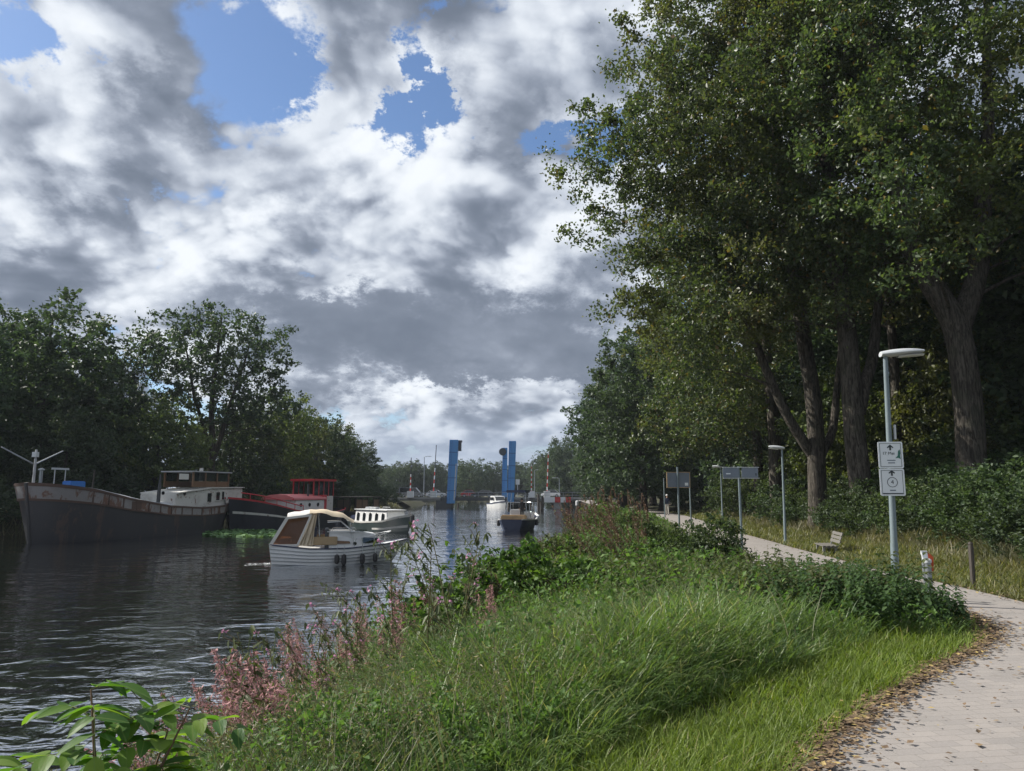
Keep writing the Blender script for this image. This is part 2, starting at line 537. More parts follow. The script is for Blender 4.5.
def ground_z(x, y):
    x = np.asarray(x, float); y = np.asarray(y, float)
    pz = path_z(y); xl, xr, xs, xw = path_left(y), path_right(y), shore_r(y), shore_l(y)
    lumps = (vnoise(x, y, 1.7, 1) - 0.5) * 0.14 + (vnoise(x, y, 5.0, 2) - 0.5) * 0.25
    top = np.maximum(xl - 1.6, xs + 1.2)                        # where the bank reaches path level
    t = np.clip((x - xs) / (top - xs), 0, 1)
    z = WATER_Z - 0.05 + (pz - WATER_Z + 0.05) * (1 - (1 - t) ** 2.1)
    z = z + lumps * np.clip(np.minimum(t * 3, (xl - 0.5 - x) * 0.8), 0, 1)
    right = np.clip((x - xr - 0.4) / 3.0, 0, 1)
    z = np.where(x > xr, pz + right * (lumps + 0.12) + np.clip((x - xr - 6) * 0.02, 0, 0.8), z)
    under = WATER_Z - 0.05 - np.clip((xs - x) * 0.5, 0, 1.4)
    under_l = WATER_Z - 0.05 - np.clip((x - xw) * 0.5, 0, 1.4)
    zl = WATER_Z - 0.05 + (1.55 + lumps) * (1 - (1 - np.clip((xw - x) / 4.0, 0, 1)) ** 2)
    z = np.where(x < xs, under, z)
    z = np.where(x < (xs + xw) / 2, np.where(x > xw, under_l, zl), z)
    far = np.clip((y - 236) / 8, 0, 1)
    return z * (1 - far) + (-0.5) * far


def axis(parts):
    return np.unique(np.concatenate([np.arange(a, b, s) for a, b, s in parts]))


gx = axis([(-2600, -300, 230), (-300, -70, 20), (-70, -20, 1.2), (-20, -6, 0.7), (-6, 10, 0.22), (10, 26, 0.6), (26, 60, 2.5), (60, 300, 20), (300, 2700, 240)])
gy = axis([(-60, -4, 4), (-4, 16, 0.22), (16, 40, 0.5), (40, 90, 1.0), (90, 165, 1.5), (165, 260, 4), (260, 700, 30), (700, 4200, 350)])
GX, GY = np.meshgrid(gx, gy)
GZ = ground_z(GX, GY)
nx, ny = len(gx), len(gy)
ii = (np.arange(ny - 1)[:, None] * nx + np.arange(nx - 1)[None, :]).ravel()
gm = mesh_np('ground', np.stack([GX, GY, GZ], -1), np.stack([ii, ii + 1, ii + nx + 1, ii + nx], -1), smooth=True)
m, nt, o = new_mat('earth')
wp = wpos(nt)
a1 = noise(nt, wp, 0.9, 5, 0.6); a2 = noise(nt, wp, 14.0, 5, 0.65)
cg = mixc(nt, a1.smooth(0.35, 0.65), (0.040, 0.050, 0.018), (0.060, 0.050, 0.030))
cg = mixc(nt, a2.smooth(0.45, 0.75) * 0.5, cg, (0.095, 0.085, 0.050))
principled(nt, o, cg, 0.95, 0, 0.2, bump(nt, a2, 0.8, 0.05))
ground = tag(link('ground', gm, None, m), kind='structure')

# --- canal water
m, nt, o = new_mat('canal_water')
wp = wpos(nt); x, y, z = xyz(nt, wp)
b1 = noise(nt, vec(nt, x * 0.8, y * 1.0, 0.0), 0.55, 2, 0.5, 0.3, dims='2D')
b2 = noise(nt, vec(nt, x * 0.6, y * 1.0, 0.0), 2.1, 3, 0.5, 0.4, dims='2D')
b3 = noise(nt, vec(nt, x * 0.7, y * 1.0, 0.0), 7.0, 2, 0.5, 0.2, dims='2D')
calm = noise(nt, vec(nt, x, y, 0.0), 0.045, 2, 0.5, dims='2D').smooth(0.35, 0.65, 0.55, 1.15)
hgt = (b1 * 0.130 + b2 * 0.055 + b3 * 0.006) * calm
deep = mixc(nt, noise(nt, wp, 0.15, 2), (0.012, 0.013, 0.011), (0.018, 0.018, 0.014))
wn_ = bump(nt, hgt, 1.0, 0.5)
wb_ = principled(nt, None, deep, 0.035, 0, 0.5, wn_, ior=1.5)
wg_ = nt.nodes.new('ShaderNodeBsdfGlossy'); wg_.inputs['Roughness'].default_value = 0.03; wg_.inputs['Color'].default_value = (0.93, 0.95, 1.0, 1); nt.links.new(wn_.k, wg_.inputs['Normal'])
mx = nt.nodes.new('ShaderNodeMixShader'); mx.inputs[0].default_value = 0.60
nt.links.new(wb_.outputs[0], mx.inputs[1]); nt.links.new(wg_.outputs[0], mx.inputs[2]); nt.links.new(mx.outputs[0], o.inputs['Surface'])
wx = np.array([-120.0, 60.0]); wy = np.array([-50.0, 262.0])
wm = mesh_np('water', [(-130, -50, WATER_Z), (60, -50, WATER_Z), (60, 240, WATER_Z), (-130, 240, WATER_Z)], [(0, 1, 2, 3)])
water = tag(link('water', wm, None, m), kind='structure')

# --- the path: pale pavement strip with its own thickness
py_ = axis([(-10, 16, 0.2), (16, 60, 0.6), (60, 148, 2.0)])
rows = []
for yv in py_:
    l, r_ = float(path_left(yv)), float(path_right(yv))
    zc = float(path_z(yv)) + 0.03
    n = 9
    wob_l = (float(vnoise(yv, 0, 0.5, 5)) - 0.5) * 0.10
    row = [(l + wob_l, yv, zc - 0.12)]
    for k in range(n):
        t = k / (n - 1)
        row.append((l + wob_l + (r_ - l - wob_l) * t, yv, zc + 0.015 * math.sin(t * math.pi)))
    row.append((r_, yv, zc - 0.12))
    rows.append(row)
m, nt, o = new_mat('pale_paving')
wp = wpos(nt)
q1 = noise(nt, wp, 1.1, 5, 0.6); q2 = noise(nt, wp, 60.0, 3, 0.6); q3 = noise(nt, wp, 4.5, 6, 0.65, 0.5)
br = nt.nodes.new('ShaderNodeTexBrick')
mp = nt.nodes.new('ShaderNodeMapping'); nt.links.new(wp.k, mp.inputs[0]); mp.inputs['Rotation'].default_value = (0, 0, R(-7))
nt.links.new(mp.outputs[0], br.inputs['Vector'])
br.inputs['Scale'].default_value = 1.0; br.inputs['Brick Width'].default_value = 0.205; br.inputs['Row Height'].default_value = 0.103
br.inputs['Mortar Size'].default_value = 0.004; br.inputs['Mortar Smooth'].default_value = 0.4; br.offset = 0.5
br.inputs['Color1'].default_value = (0.295, 0.266, 0.243, 1); br.inputs['Color2'].default_value = (0.250, 0.228, 0.212, 1); br.inputs['Mortar'].default_value = (0.205, 0.186, 0.168, 1)
cp = S(nt, br.outputs['Color'])
cp = mixc(nt, q1.smooth(0.40, 0.72) * 0.55, cp, (0.215, 0.200, 0.185))
cp = mixc(nt, q3.smooth(0.60, 0.74) * 0.45, cp, (0.15, 0.128, 0.105))
cp = mixc(nt, q2.smooth(0.4, 0.7) * 0.18, cp, (0.36, 0.345, 0.335))
hh = S(nt, br.outputs['Fac']) * -0.12 + q2 * 0.4 + q3 * 0.4
principled(nt, o, cp, 0.82, 0, 0.3, bump(nt, hh, 0.5, 0.012))
path = MB().loft(rows).build('path', m, None, smooth=True)
tag(path, kind='structure')

# ================================================================== trees
def leaf_cards(pos, size, up=0.35, rg=None, narrow=0.62, fold=0.18, jitter=0.35):
    """One folded rhombic leaf per position: 4 vertices, 2 triangles."""
    rg = rg or rng
    n = len(pos)
    d = rg.normal(size=(n, 3)); d[:, 2] -= 0.25; d /= np.linalg.norm(d, axis=1, keepdims=True)       # towards the tip
    nn = rg.normal(size=(n, 3)); nn[:, 2] += up * 3; s = np.cross(d, nn); s /= np.linalg.norm(s, axis=1, keepdims=True) + 1e-9
    nv = np.cross(s, d)
    L = size * (1 + jitter * rg.normal(size=n).clip(-1.6, 1.8))[:, None]
    w = L * narrow * 0.5
    b = pos - d * L * 0.5
    v = np.empty((n, 4, 3), np.float32)
    v[:, 0] = b; v[:, 1] = b + d * L * 0.45 + s * w + nv * L * fold; v[:, 2] = b + d * L; v[:, 3] = b + d * L * 0.45 - s * w + nv * L * fold
    i = np.arange(n)[:, None] * 4
    t = np.concatenate([i + np.array([[0, 1, 2]]), i + np.array([[0, 2, 3]])])
    return v.reshape(-1, 3), t


def sample_clumps(ells, n, rg, spacing=0.62, rclump=(0.8, 1.5), shell=0.45):
    """Clump centres inside a set of ellipsoids (cx, cy, cz, rx, ry, rz), kept apart, denser towards the outside."""
    out = []
    vols = np.array([e[3] * e[4] * e[5] for e in ells]) ** 0.75; vols /= vols.sum()
    tries = 0
    while len(out) < n and tries < n * 40:
        tries += 1
        e = ells[rg.choice(len(ells), p=vols)]
        d = rg.normal(size=3); d /= np.linalg.norm(d)
        rr = (shell + (1 - shell) * rg.random()) ** 0.6 if rg.random() < 0.8 else rg.random() ** 0.5
        p = np.array(e[:3]) + d * np.array(e[3:6]) * rr
        r = rg.uniform(*rclump)
        if all((p - q[:3]) @ (p - q[:3]) > (spacing * (r + q[3])) ** 2 for q in out):
            out.append(np.array([*p, r]))
    return np.array(out)


def branch_tubes(nodes, rads, nside=6):
    """Tubes with numpy: list of (k,3) arrays and radii."""
    V, Q, base = [], [], 0
    ang = np.linspace(0, 2 * math.pi, nside, endpoint=False)
    for P, r in zip(nodes, rads):
        P = np.asarray(P, float); k = len(P)
        t = np.gradient(P, axis=0); t /= np.linalg.norm(t, axis=1, keepdims=True) + 1e-9
        ref = np.array([1.0, 0.13, 0.0]) if abs(t[:, 0]).mean() < 0.8 else np.array([0, 1.0, 0.1])
        a = np.cross(t, ref); a /= np.linalg.norm(a, axis=1, keepdims=True) + 1e-9
        b = np.cross(t, a)
        ring = P[:, None] + (a[:, None] * np.cos(ang)[None, :, None] + b[:, None] * np.sin(ang)[None, :, None]) * np.asarray(r)[:, None, None]
        V.append(ring.reshape(-1, 3))
        i = (np.arange(k - 1)[:, None] * nside + np.arange(nside)[None, :])
        j = (np.arange(k - 1)[:, None] * nside + (np.arange(nside)[None, :] + 1) % nside)
        Q.append(np.stack([i, j, j + nside, i + nside], -1).reshape(-1, 4) + base)
        base += k * nside
    return np.concatenate(V), np.concatenate(Q)


def make_tree(seed, trunks, ells, n_clumps, leaves_per, leaf, rclump=(0.8, 1.5), spacing=0.62, up=0.3, shell=0.45, flare=1.5, squash=0.85, stray=0.03, trunk_sides=14, limb_r=0.035, narrow=0.62):
    """trunks: list of [(x, y, z, r), ...] polylines from the base up. Returns (trunk mesh, crown mesh)."""
    rg = np.random.default_rng(seed)
    nodes, rads, pts, prad = [], [], [], []
    for ti, tr in enumerate(trunks):
        tr = np.array(tr, float)
        s = np.linspace(0, 1, 26); si = np.linspace(0, 1, len(tr))
        P = np.stack([np.interp(s, si, tr[:, k]) for k in range(3)], -1); r = np.interp(s, si, tr[:, 3])
        w = np.stack([vnoise(s * 6 + k * 11, s * 0, 1.0, seed % 13 + k) - 0.5 for k in range(2)], -1)
        P[:, :2] += w * r[:, None] * 0.9 * np.minimum(1, s * 6)[:, None]
        P = (P + np.vstack([P[:1], P[:-1]]) + np.vstack([P[1:], P[-1:]])) / 3
        if ti == 0: r = r * (1 + (flare - 1) * np.exp(-s * (tr[-1, 2] - tr[0, 2]) / 0.8))
        nodes.append(P); rads.append(r)
        for p, q in zip(P[4:], r[4:]): pts.append(p); prad.append(q)
    n_main = len(nodes)
    cl = sample_clumps(ells, n_clumps, rg, spacing, rclump, shell)
    axis_xy = np.array(trunks[0][-1][:2])
    order = np.argsort(np.hypot(cl[:, 0] - axis_xy[0], cl[:, 1] - axis_xy[1]))
    for c in cl[order]:
        A = np.array(pts); pr = np.array(prad)
        d = A - c[:3]
        dist = np.linalg.norm(d, axis=1)
        cost = dist + np.maximum(0, d[:, 2] + dist * 0.25) * 1.6 - pr * 2.0
        k = int(np.argmin(cost)); p0 = A[k]; L = dist[k]
        r0 = min(pr[k] * 0.62, limb_r * (0.5 + L * 0.35)) + 0.006
        t = np.linspace(0, 1, 7)[:, None]
        mid = (p0 + c[:3]) / 2 + np.array([0, 0, 0.16 * L]) + rg.normal(size=3) * 0.07 * L
        P = (1 - t) ** 2 * p0 + 2 * t * (1 - t) * mid + t * t * c[:3]
        rr = r0 * (1 - 0.72 * t[:, 0])
        nodes.append(P); rads.append(rr)
        for q, qr in zip(P[2:], rr[2:]): pts.append(q); prad.append(qr)
    V1, Q1 = branch_tubes(nodes[:n_main], rads[:n_main], trunk_sides)
    V2, Q2 = branch_tubes(nodes[n_main:], rads[n_main:], 5)
    tm = mesh_np('trunk', np.concatenate([V1, V2]), np.concatenate([Q1, Q2 + len(V1)]), smooth=True)
    # leaves: sprays round each clump, with finer sub-sprays
    n = leaves_per * len(cl)
    ci = rg.integers(0, len(cl), n)
    ctr = cl[:, :3].mean(0)
    ax = cl[:, :3] - ctr; ax /= np.linalg.norm(ax, axis=1, keepdims=True) + 1e-6
    ax = ax * 0.7 + np.array([0, 0, 0.55]) + rg.normal(size=ax.shape) * 0.35; ax /= np.linalg.norm(ax, axis=1, keepdims=True)
    NS = 11                                                      # each clump is a bundle of leafy twigs running outwards
    along = rg.uniform(-0.8, 1.15, (len(cl), NS, 1))
    sub = ax[:, None, :] * along + rg.normal(size=(len(cl), NS, 3)) * (0.42 - 0.16 * np.clip(along, 0, 1))
    si = rg.integers(0, NS, n)
    off = sub[ci, si] + rg.normal(size=(n, 3)) * 0.17
    off[:, 2] *= squash
    pos = cl[ci, :3] + off * cl[ci, 3][:, None]
    ns = int(n * stray)
    pos[:ns] += rg.normal(size=(ns, 3)) * 0.4 * cl[ci[:ns], 3][:, None]
    v, t = leaf_cards(pos.astype(np.float32), leaf, up, rg, narrow)
    cm = mesh_np('crown', v, None, t)
    return tm, cm


def plant_tree(name, meshes, loc, rz, sc, leafm, barkm, label, cat='tree', group=None, szz=None):
    o = empty(name, loc, rz, label, cat, group)
    o.scale = (sc, sc, szz or sc)
    for part, me, mt in (('trunk', meshes[0], barkm), ('crown', meshes[1], leafm)):
        c = link(part, me, o)
        if not me.materials: me.materials.append(M[mt])
        elif me.materials[0] is not M[mt]:
            c.material_slots[0].link = 'OBJECT'; c.material_slots[0].material = M[mt]
    return o


# --- the big poplars beside the path, each with its own frame
def gz(x, y): return float(ground_z(np.array([x]), np.array([y]))[0])


def big(seed, x, y, trunks, ells, n, per, label, leaf=0.150, mt='poplar_leaf', group='tall poplars beside the path', **kw):
    ms = make_tree(seed, trunks, ells, n, per, leaf, **kw)
    return plant_tree('poplar_tree', ms, (x, y, gz(x, y) - 0.1), 0, 1, mt, 'poplar_bark', label, 'tree', group)


big(11, 15.6, 25.0, [[(0, 0, 0, .50), (-.15, 0, 3.5, .45), (-.35, 0, 7.2, .42), (-1.3, .2, 10, .33), (-2.0, .4, 15, .24), (-2.3, .5, 23, .08)], [(-.30, 0, 6.6, .40), (.5, 0, 9.2, .33), (1.4, 0, 13, .25), (2.2, .2, 21, .08)]],
    [(-2.2, 0, 15.5, 4.6, 4.5, 6.5), (3.0, 0, 15, 5.0, 4.5, 6.5), (0, 0, 22, 5.5, 5, 5), (5.5, -1, 11, 3.2, 3, 2.6), (-2.5, -3.0, 11.0, 2.6, 2.0, 2.2)], 200, 430,
    'large poplar forking low behind the bollards, thick grey trunk with a knot')
big(12, 13.1, 28.0, [[(0, 0, 0, .43), (-.05, 0, 4, .38), (-.25, 0, 9, .33), (-.5, 0, 15, .28), (-.4, .2, 25, .07)], [(.05, 0, 4.6, .26), (.9, .2, 7.0, .2), (1.6, .2, 11, .12)]],
    [(-1.5, 0, 15.5, 5.5, 4.5, 6.5), (0, 0, 22.5, 5, 4.5, 4.5), (-3.5, -1, 10.2, 3.2, 2.6, 2.6), (2.5, 0, 12, 3, 3, 3)], 190, 430,
    'poplar with straight furrowed trunk directly left of the near lamp post')
big(13, 12.9, 31.5, [[(0, 0, 0, .40), (0, 0, 4, .35), (-.2, 0, 9, .30), (-.9, -.2, 16, .25), (-1.5, -.3, 25, .06)], [(0, 0, 3.2, .24), (-1.4, -.3, 5.2, .2), (-2.6, -.6, 8.5, .16), (-4.2, -1, 13, .08)], [(0.05, 0, 3.0, .2), (1.0, 0.2, 4.8, .17), (1.6, .3, 9, .1)]],
    [(-3.0, -1, 15.0, 5.8, 4.8, 6.0), (-6.6, -1.5, 15.2, 3.6, 3.4, 4.4), (-1.5, 0, 22, 5.6, 5, 4.6), (-4.8, -1, 9.6, 3.6, 3.2, 2.8), (-5.2, -1, 20.5, 3.6, 3, 2.6)], 250, 420,
    'poplar with a bent side limb and a crown leaning out over the path')
big(14, 18.0, 34.5, [[(0, 0, 0, .26), (.1, 0, 6, .22), (0, 0, 14, .15), (.2, 0, 22, .05)]],
    [(0, 0, 15, 4, 4, 6), (0, 0, 20, 3.5, 3.5, 4)], 90, 260, 'slender poplar standing back between the two thick trunks', leaf=0.17)
big(15, 14.6, 41.0, [[(0, 0, 0, .38), (0, 0, 6, .32), (-.5, 0, 14, .22), (-.8, 0, 23, .06)]],
    [(-2.2, 0, 13.5, 5.4, 4.6, 6.4), (-1, 0, 20.5, 4.6, 4.4, 4.0), (-3.6, -1, 7.5, 3.4, 3, 2.6)], 150, 280, 'poplar behind the low finger board, leafy from the verge upwards', leaf=0.18)
big(16, 17.2, 52.0, [[(0, 0, 0, .36), (0, 0, 6, .30), (-.5, 0, 13, .2), (-.8, 0, 21, .06)]],
    [(-2.5, 0, 11.5, 5.6, 4.6, 5.8), (-1, 0, 17.5, 4.6, 4.4, 3.6), (-4.6, -1, 7, 3.8, 3, 2.8)], 140, 260, 'poplar hanging over the path where the walker goes', leaf=0.20)

# --- shared tree shapes
PROTO = {
    'round': make_tree(31, [[(0, 0, 0, .30), (.1, 0, 3, .25), (0, .1, 7, .17), (.2, 0, 12, .05)]],
                       [(0, 0, 7.4, 4.4, 4.4, 4.9), (0, 0, 3.6, 3.8, 3.8, 2.4), (1.2, .5, 10, 2.6, 2.6, 2.6)], 125, 190, 0.24, rclump=(0.7, 1.25)),
    'tall': make_tree(32, [[(0, 0, 0, .30), (.1, 0, 4, .25), (-.1, .1, 9, .17), (.2, 0, 15, .05)]],
                      [(0, 0, 9, 3.6, 3.6, 5.6), (0, 0, 4.4, 3.3, 3.3, 2.8), (-.6, .4, 13, 2.2, 2.2, 2.8)], 125, 190, 0.24, rclump=(0.7, 1.2)),
    'airy': make_tree(33, [[(0, 0, 0, .28), (.2, 0, 5, .24), (0, .1, 10, .17), (.4, 0, 16, .05)], [(.15, 0, 3.5, .2), (1.2, .2, 8, .15), (2.6, .3, 14, .05)], [(.1, 0, 4.5, .18), (-1.2, .2, 9, .12), (-2.4, .3, 14.5, .04)]],
                      [(0, 0, 11.5, 5.0, 4.4, 4.8), (2.6, 0, 12.5, 3, 3, 3.8), (-2.6, 0, 12.0, 3, 3, 4.0), (3.8, 0, 8.5, 2.4, 2.4, 2.4)], 150, 130, 0.24, rclump=(0.6, 1.1), spacing=0.7, stray=0.06),
    'broad': make_tree(34, [[(0, 0, 0, .34), (.1, 0, 2.5, .28), (0, .1, 6, .17), (.2, 0, 9, .05)]],
                       [(0, 0, 5.6, 5.0, 4.8, 3.8), (2.4, 0, 4, 3, 3, 2.4), (-2.6, .5, 3.8, 3, 3, 2.4), (0, 0, 8.4, 2.8, 2.8, 1.8)], 125, 190, 0.24, rclump=(0.7, 1.25)),
    'bush': make_tree(35, [[(0, 0, 0, .07), (.1, 0, 1, .05), (.2, 0, 2.2, .02)], [(0, 0, 0, .06), (-.4, .3, 1, .04), (-.7, .4, 2, .02)], [(0, 0, 0, .06), (.3, -.4, 1, .04), (.7, -.7, 1.8, .02)]],
                      [(0, 0, 1.3, 1.7, 1.7, 1.35), (.7, .3, 1.0, 1.3, 1.2, 1.0), (-.8, -.2, .8, 1.2, 1.2, .8)], 75, 130, 0.11, rclump=(0.3, 0.55), flare=1.0),
}


def grow(kind, px, y, top_py, label, leafm='dark_leaf', name='broadleaf_tree', group=None, x=None, rz=None, width=1.0, h=None):
    """Place a shared tree shape so that it stands at distance y in the column px and its top reaches the row top_py."""
    hh = {'round': 12.9, 'tall': 16.0, 'airy': 17.0, 'broad': 10.6, 'bush': 2.7}[kind]
    X = at_y(px, 400, y).x if x is None else x
    g = gz(X, y) - 0.08
    if h is None: h = at_y(px, top_py, y).z - g
    s = h / hh
    o = plant_tree(name, PROTO[kind], (X, y, g), rz if rz is not None else random.uniform(0, 6.28), s * width, leafm, 'dark_bark', label, 'bush' if kind == 'bush' else 'tree', group, szz=s)
    return o


# left bank, nearest to farthest along the moored boats
LB = 'trees along the far bank behind the boats'
grow('round', -70, 52, 300, 'dark broadleaf tree at the picture edge behind the barge bow', group=LB)
grow('round', 42, 62, 302, 'tall dark round tree behind the bow of the rusty barge', group=LB, width=1.15)
grow('tall', -8, 66, 300, 'dark narrow tree between the two rounder trees left of the barge mast', group=LB)
grow('broad', 70, 58, 410, 'low spreading dark tree right behind the barge bow', group=LB)
grow('tall', 108, 70, 340, 'middle sized dark tree in the gap between the two tallest on the far bank', group=LB)
grow('airy', 212, 74, 302, 'tall airy tree with sky showing through its crown behind the barge wheelhouse', group=LB, rz=0.4, width=1.05)
grow('broad', 120, 64, 420, 'pale green low tree behind the middle of the barge', 'shrub_leaf', group=LB)
grow('broad', 160, 66, 400, 'bright topped young tree in front of the airy tree', 'olive_leaf', group=LB)
grow('broad', 235, 80, 405, 'dense low tree beneath the airy tree, behind the wheelhouse roof', group=LB)
grow('round', 276, 86, 392, 'first rounded tree right of the airy tree on the far bank', 'olive_leaf', group=LB)
grow('round', 300, 96, 408, 'second rounded tree right of the airy tree, above the red wheelhouse', 'olive_leaf', group=LB)
grow('broad', 318, 104, 415, 'third rounded tree of the sloping row on the far bank', group=LB)
grow('round', 335, 114, 422, 'fourth rounded tree of the sloping row on the far bank', 'olive_leaf', group=LB)
grow('tall', 350, 124, 433, 'fifth and narrower tree of the sloping row on the far bank', group=LB)
grow('round', 362, 132, 441, 'last small tree ending the sloping row before the bridge', group=LB)
for k, y in enumerate((40, 46, 51, 56, 61, 66, 71, 77, 83, 90, 97, 105, 113, 122, 131)):
    grow('bush', 0, y, 0, 'dark bush at the foot of the far bank trees, half hidden by the boats', name='waterside_bush', group='bushes along the far bank', width=1.5, x=float(shore_l(y)) - 1.6, h=random.uniform(2.0, 3.6))
for k, (px, y, tp) in enumerate([(-60, 78, 330), (10, 86, 335), (92, 90, 385), (142, 92, 395), (255, 104, 412), (-120, 62, 300)]):
    grow('round', px, y, tp, 'dark tree standing behind the front row on the far bank', group='trees in the second row on the far bank', width=1.25)

# wood on the right behind the poplars
RB = 'dark trees of the wood behind the poplars'
for k, (x, y, h) in enumerate([(24, 30, 20), (29, 24, 19), (21.5, 40, 19), (27, 38, 20), (23, 47, 18), (31, 33, 20), (22, 55, 17), (28, 52, 18), (34, 44, 20), (21.5, 63, 17), (27, 64, 18),
                               (22.5, 74, 17), (29, 78, 18), (22, 86, 16), (36, 28, 19), (24, 21.5, 17), (31, 17, 18), (39, 38, 20), (25, 97, 16), (21.5, 106, 15), (35, 60, 18)]):
    grow(('tall', 'round')[k % 2], 0, y, 0, 'dark tree of the wood behind the poplars', group=RB, x=x, h=h, width=1.15)
grow('broad', 0, 37.0, 0, 'yellow green understorey tree with low boughs behind the finger board', 'olive_leaf', x=17.0, h=8.2, width=0.9)
grow('broad', 0, 33.5, 0, 'yellowish young tree behind the near lamp head', 'olive_leaf', x=20.5, h=9.0, width=0.8)
for k, (x, y, h) in enumerate([(17.5, 26.5, 2.6), (19.5, 24, 3.4), (16.2, 30, 2.8), (15.6, 33.5, 2.6), (18.5, 29, 4.0), (14.9, 36, 2.5), (17, 38.5, 3.6), (16.2, 43, 2.8), (18, 47, 3.6), (17.4, 22.0, 2.0),
                               (20.5, 19.5, 3.4), (14.0, 22.5, 1.9), (15.6, 20.5, 2.0), (18.4, 17.5, 2.6), (21.5, 28, 5), (20.5, 34, 4.5), (17.5, 56, 3.4), (19.5, 62, 4), (18.8, 70, 3.8), (20.5, 80, 4.2), (16.8, 24.2, 2.6),
                               (13.2, 25.2, 1.7), (16.0, 18.2, 2.0), (24, 25, 5), (22.5, 22.5, 4.4), (27, 27, 5.5), (10.6, 14.0, 1.2), (11.0, 15.4, 1.5), (11.2, 17.2, 1.3), (11.7, 18.8, 1.7), (11.6, 20.8, 1.4), (12.2, 22.4, 1.7), (12.1, 24.8, 1.5), (12.6, 27.6, 1.6), (12.0, 15.9, 1.9), (12.6, 17.8, 2.2), (13.4, 20.6, 2.2), (12.6, 22.6, 1.9), (14.6, 24.0, 2.4), (12.9, 26.6, 1.9), (14.2, 27.4, 2.3), (13.9, 30.6, 1.9), (14.6, 33, 2.2), (16.0, 15.0, 3.0), (18, 13.5, 3.4), (15.5, 12.2, 2.6), (17.5, 20, 3.2), (13.8, 34.8, 1.8), (14.6, 38, 2.2)]):
    grow('bush', 0, y, 0, 'dark leafy bush in the undergrowth beneath the poplars', 'shrub_leaf' if k % 3 else 'dark_leaf', name='undergrowth_bush', group='bushes beneath the poplars', x=x, h=h, width=1.25)

# far trees on the right bank this side of the bridge, and the tree line beyond it
FB = 'trees on the right bank before the bridge'
for k, (px, y, tp, kind) in enumerate([(640, 72, 320, 'tall'), (622, 84, 372, 'round'), (605, 96, 395, 'tall'), (640, 92, 360, 'round'), (618, 112, 410, 'round'), (660, 80, 330, 'tall'), (596, 122, 428, 'tall'), (650, 104, 380, 'round')]):
    grow(kind, px, y, tp, 'dark tree where the right bank narrows towards the bridge', 'dark_leaf', group=FB, width=1.1)
TL = 'hazy tree line beyond the lift bridge'
for k in range(30):
    px = 372 + k * 8.3 + random.uniform(-4, 4)
    y = random.uniform(228, 300)
    tp = 468 + random.uniform(-9, 5)
    if 395 < px < 445: tp -= 1
    if px > 535: tp -= 8
    grow(('round', 'broad', 'tall')[k % 3], px, y, tp, 'distant grey green tree in the line beyond the bridge', 'far_leaf', group=TL, width=1.35)
grow('tall', 556, 190, 440, 'taller dark tree beyond the right end of the bridge', 'far_leaf', width=1.2)
grow('round', 571, 184, 438, 'full crowned tree right of the bridge barriers', 'far_leaf', width=1.1)
grow('round', 588, 170, 452, 'rounded tree where the tree line meets the right bank', 'far_leaf', width=1.2)

# ================================================================== grasses and weeds of the bank
def grass_mat(name, base, tip, dry, dry_amt=0.12, trans=0.42, rough=0.5, patch_c=None):
    m, nt, o = new_mat(name)
    r = island(nt)
    c = ramp(nt, r, [(0.0, base), (0.6, tip), (1.0 - dry_amt, tip), (1.0, dry)])
    n = noise(nt, wpos(nt), 0.8, 3, 0.55)
    c = mixc(nt, n.smooth(0.42, 0.68) * 0.55, c, patch_c or base)
    p = principled(nt, None, c, rough, 0, 0.35)
    t = nt.nodes.new('ShaderNodeBsdfTranslucent')
    nt.links.new(mixc(nt, 1.0, c, (1.35, 1.4, 0.6), 'MULTIPLY').k, t.inputs['Color'])
    mx = nt.nodes.new('ShaderNodeMixShader'); mx.inputs[0].default_value = trans
    nt.links.new(p.outputs[0], mx.inputs[1]); nt.links.new(t.outputs[0], mx.inputs[2]); nt.links.new(mx.outputs[0], o.inputs['Surface'])
    return m


def blades(name, base, h, w, az, lean, curl, mat, fold=0.25):
    """Curved tapering blades, three segments each."""
    n = len(base)
    d = np.stack([np.cos(az), np.sin(az), np.zeros(n)], -1)
    tw = az + math.pi / 2 + rng.normal(size=n) * 0.5
    s = np.stack([np.cos(tw), np.sin(tw), np.zeros(n)], -1)
    V = np.empty((n, 7, 3), np.float32)
    for k, t in enumerate((0.0, 0.42, 0.78)):
        p = base + d * (h * (lean * t + curl * t * t))[:, None]
        p[:, 2] += h * (t - 0.42 * curl * t * t)
        ww = (w * (1.0, 0.92, 0.6)[k])[:, None] * 0.5
        V[:, 2 * k] = p - s * ww; V[:, 2 * k + 1] = p + s * ww
    p = base + d * (h * (lean + curl))[:, None]; p[:, 2] += h * (1 - 0.42 * curl - np.maximum(0, curl - 0.5) * 0.35)
    V[:, 6] = p
    i = np.arange(n)[:, None] * 7
    q = np.concatenate([i + np.array([[0, 1, 3, 2]]), i + np.array([[2, 3, 5, 4]])])
    t = i + np.array([[4, 5, 6]])
    o = link(name, mesh_np(name, V.reshape(-1, 3), q, t), None, mat)
    return tag(o, kind='stuff')


def scatter(n, y0, y1, power=1.7, xa=None, xb=None):
    """Points between the lines xa(y) and xb(y), thinning with distance."""
    u = rng.random(n); k = 1 - power
    y = (y0 ** k + u * (y1 ** k - y0 ** k)) ** (1 / k)
    a, b = xa(y), xb(y)
    x = a + rng.random(n) * (b - a)
    return x, y


def in_view(x, y, z, m=130):
    c, s = math.cos(PITCH), math.sin(PITCH)
    dz_ = z - CAM_Z
    f = y * c + dz_ * s; u = -y * s + dz_ * c
    px = W / 2 + FPX * x / np.maximum(f, 0.05); py = H / 2 - FPX * u / np.maximum(f, 0.05)
    return (f > 0.3) & (px > -m * 2) & (px < W + m * 2) & (py < H + m * 5)


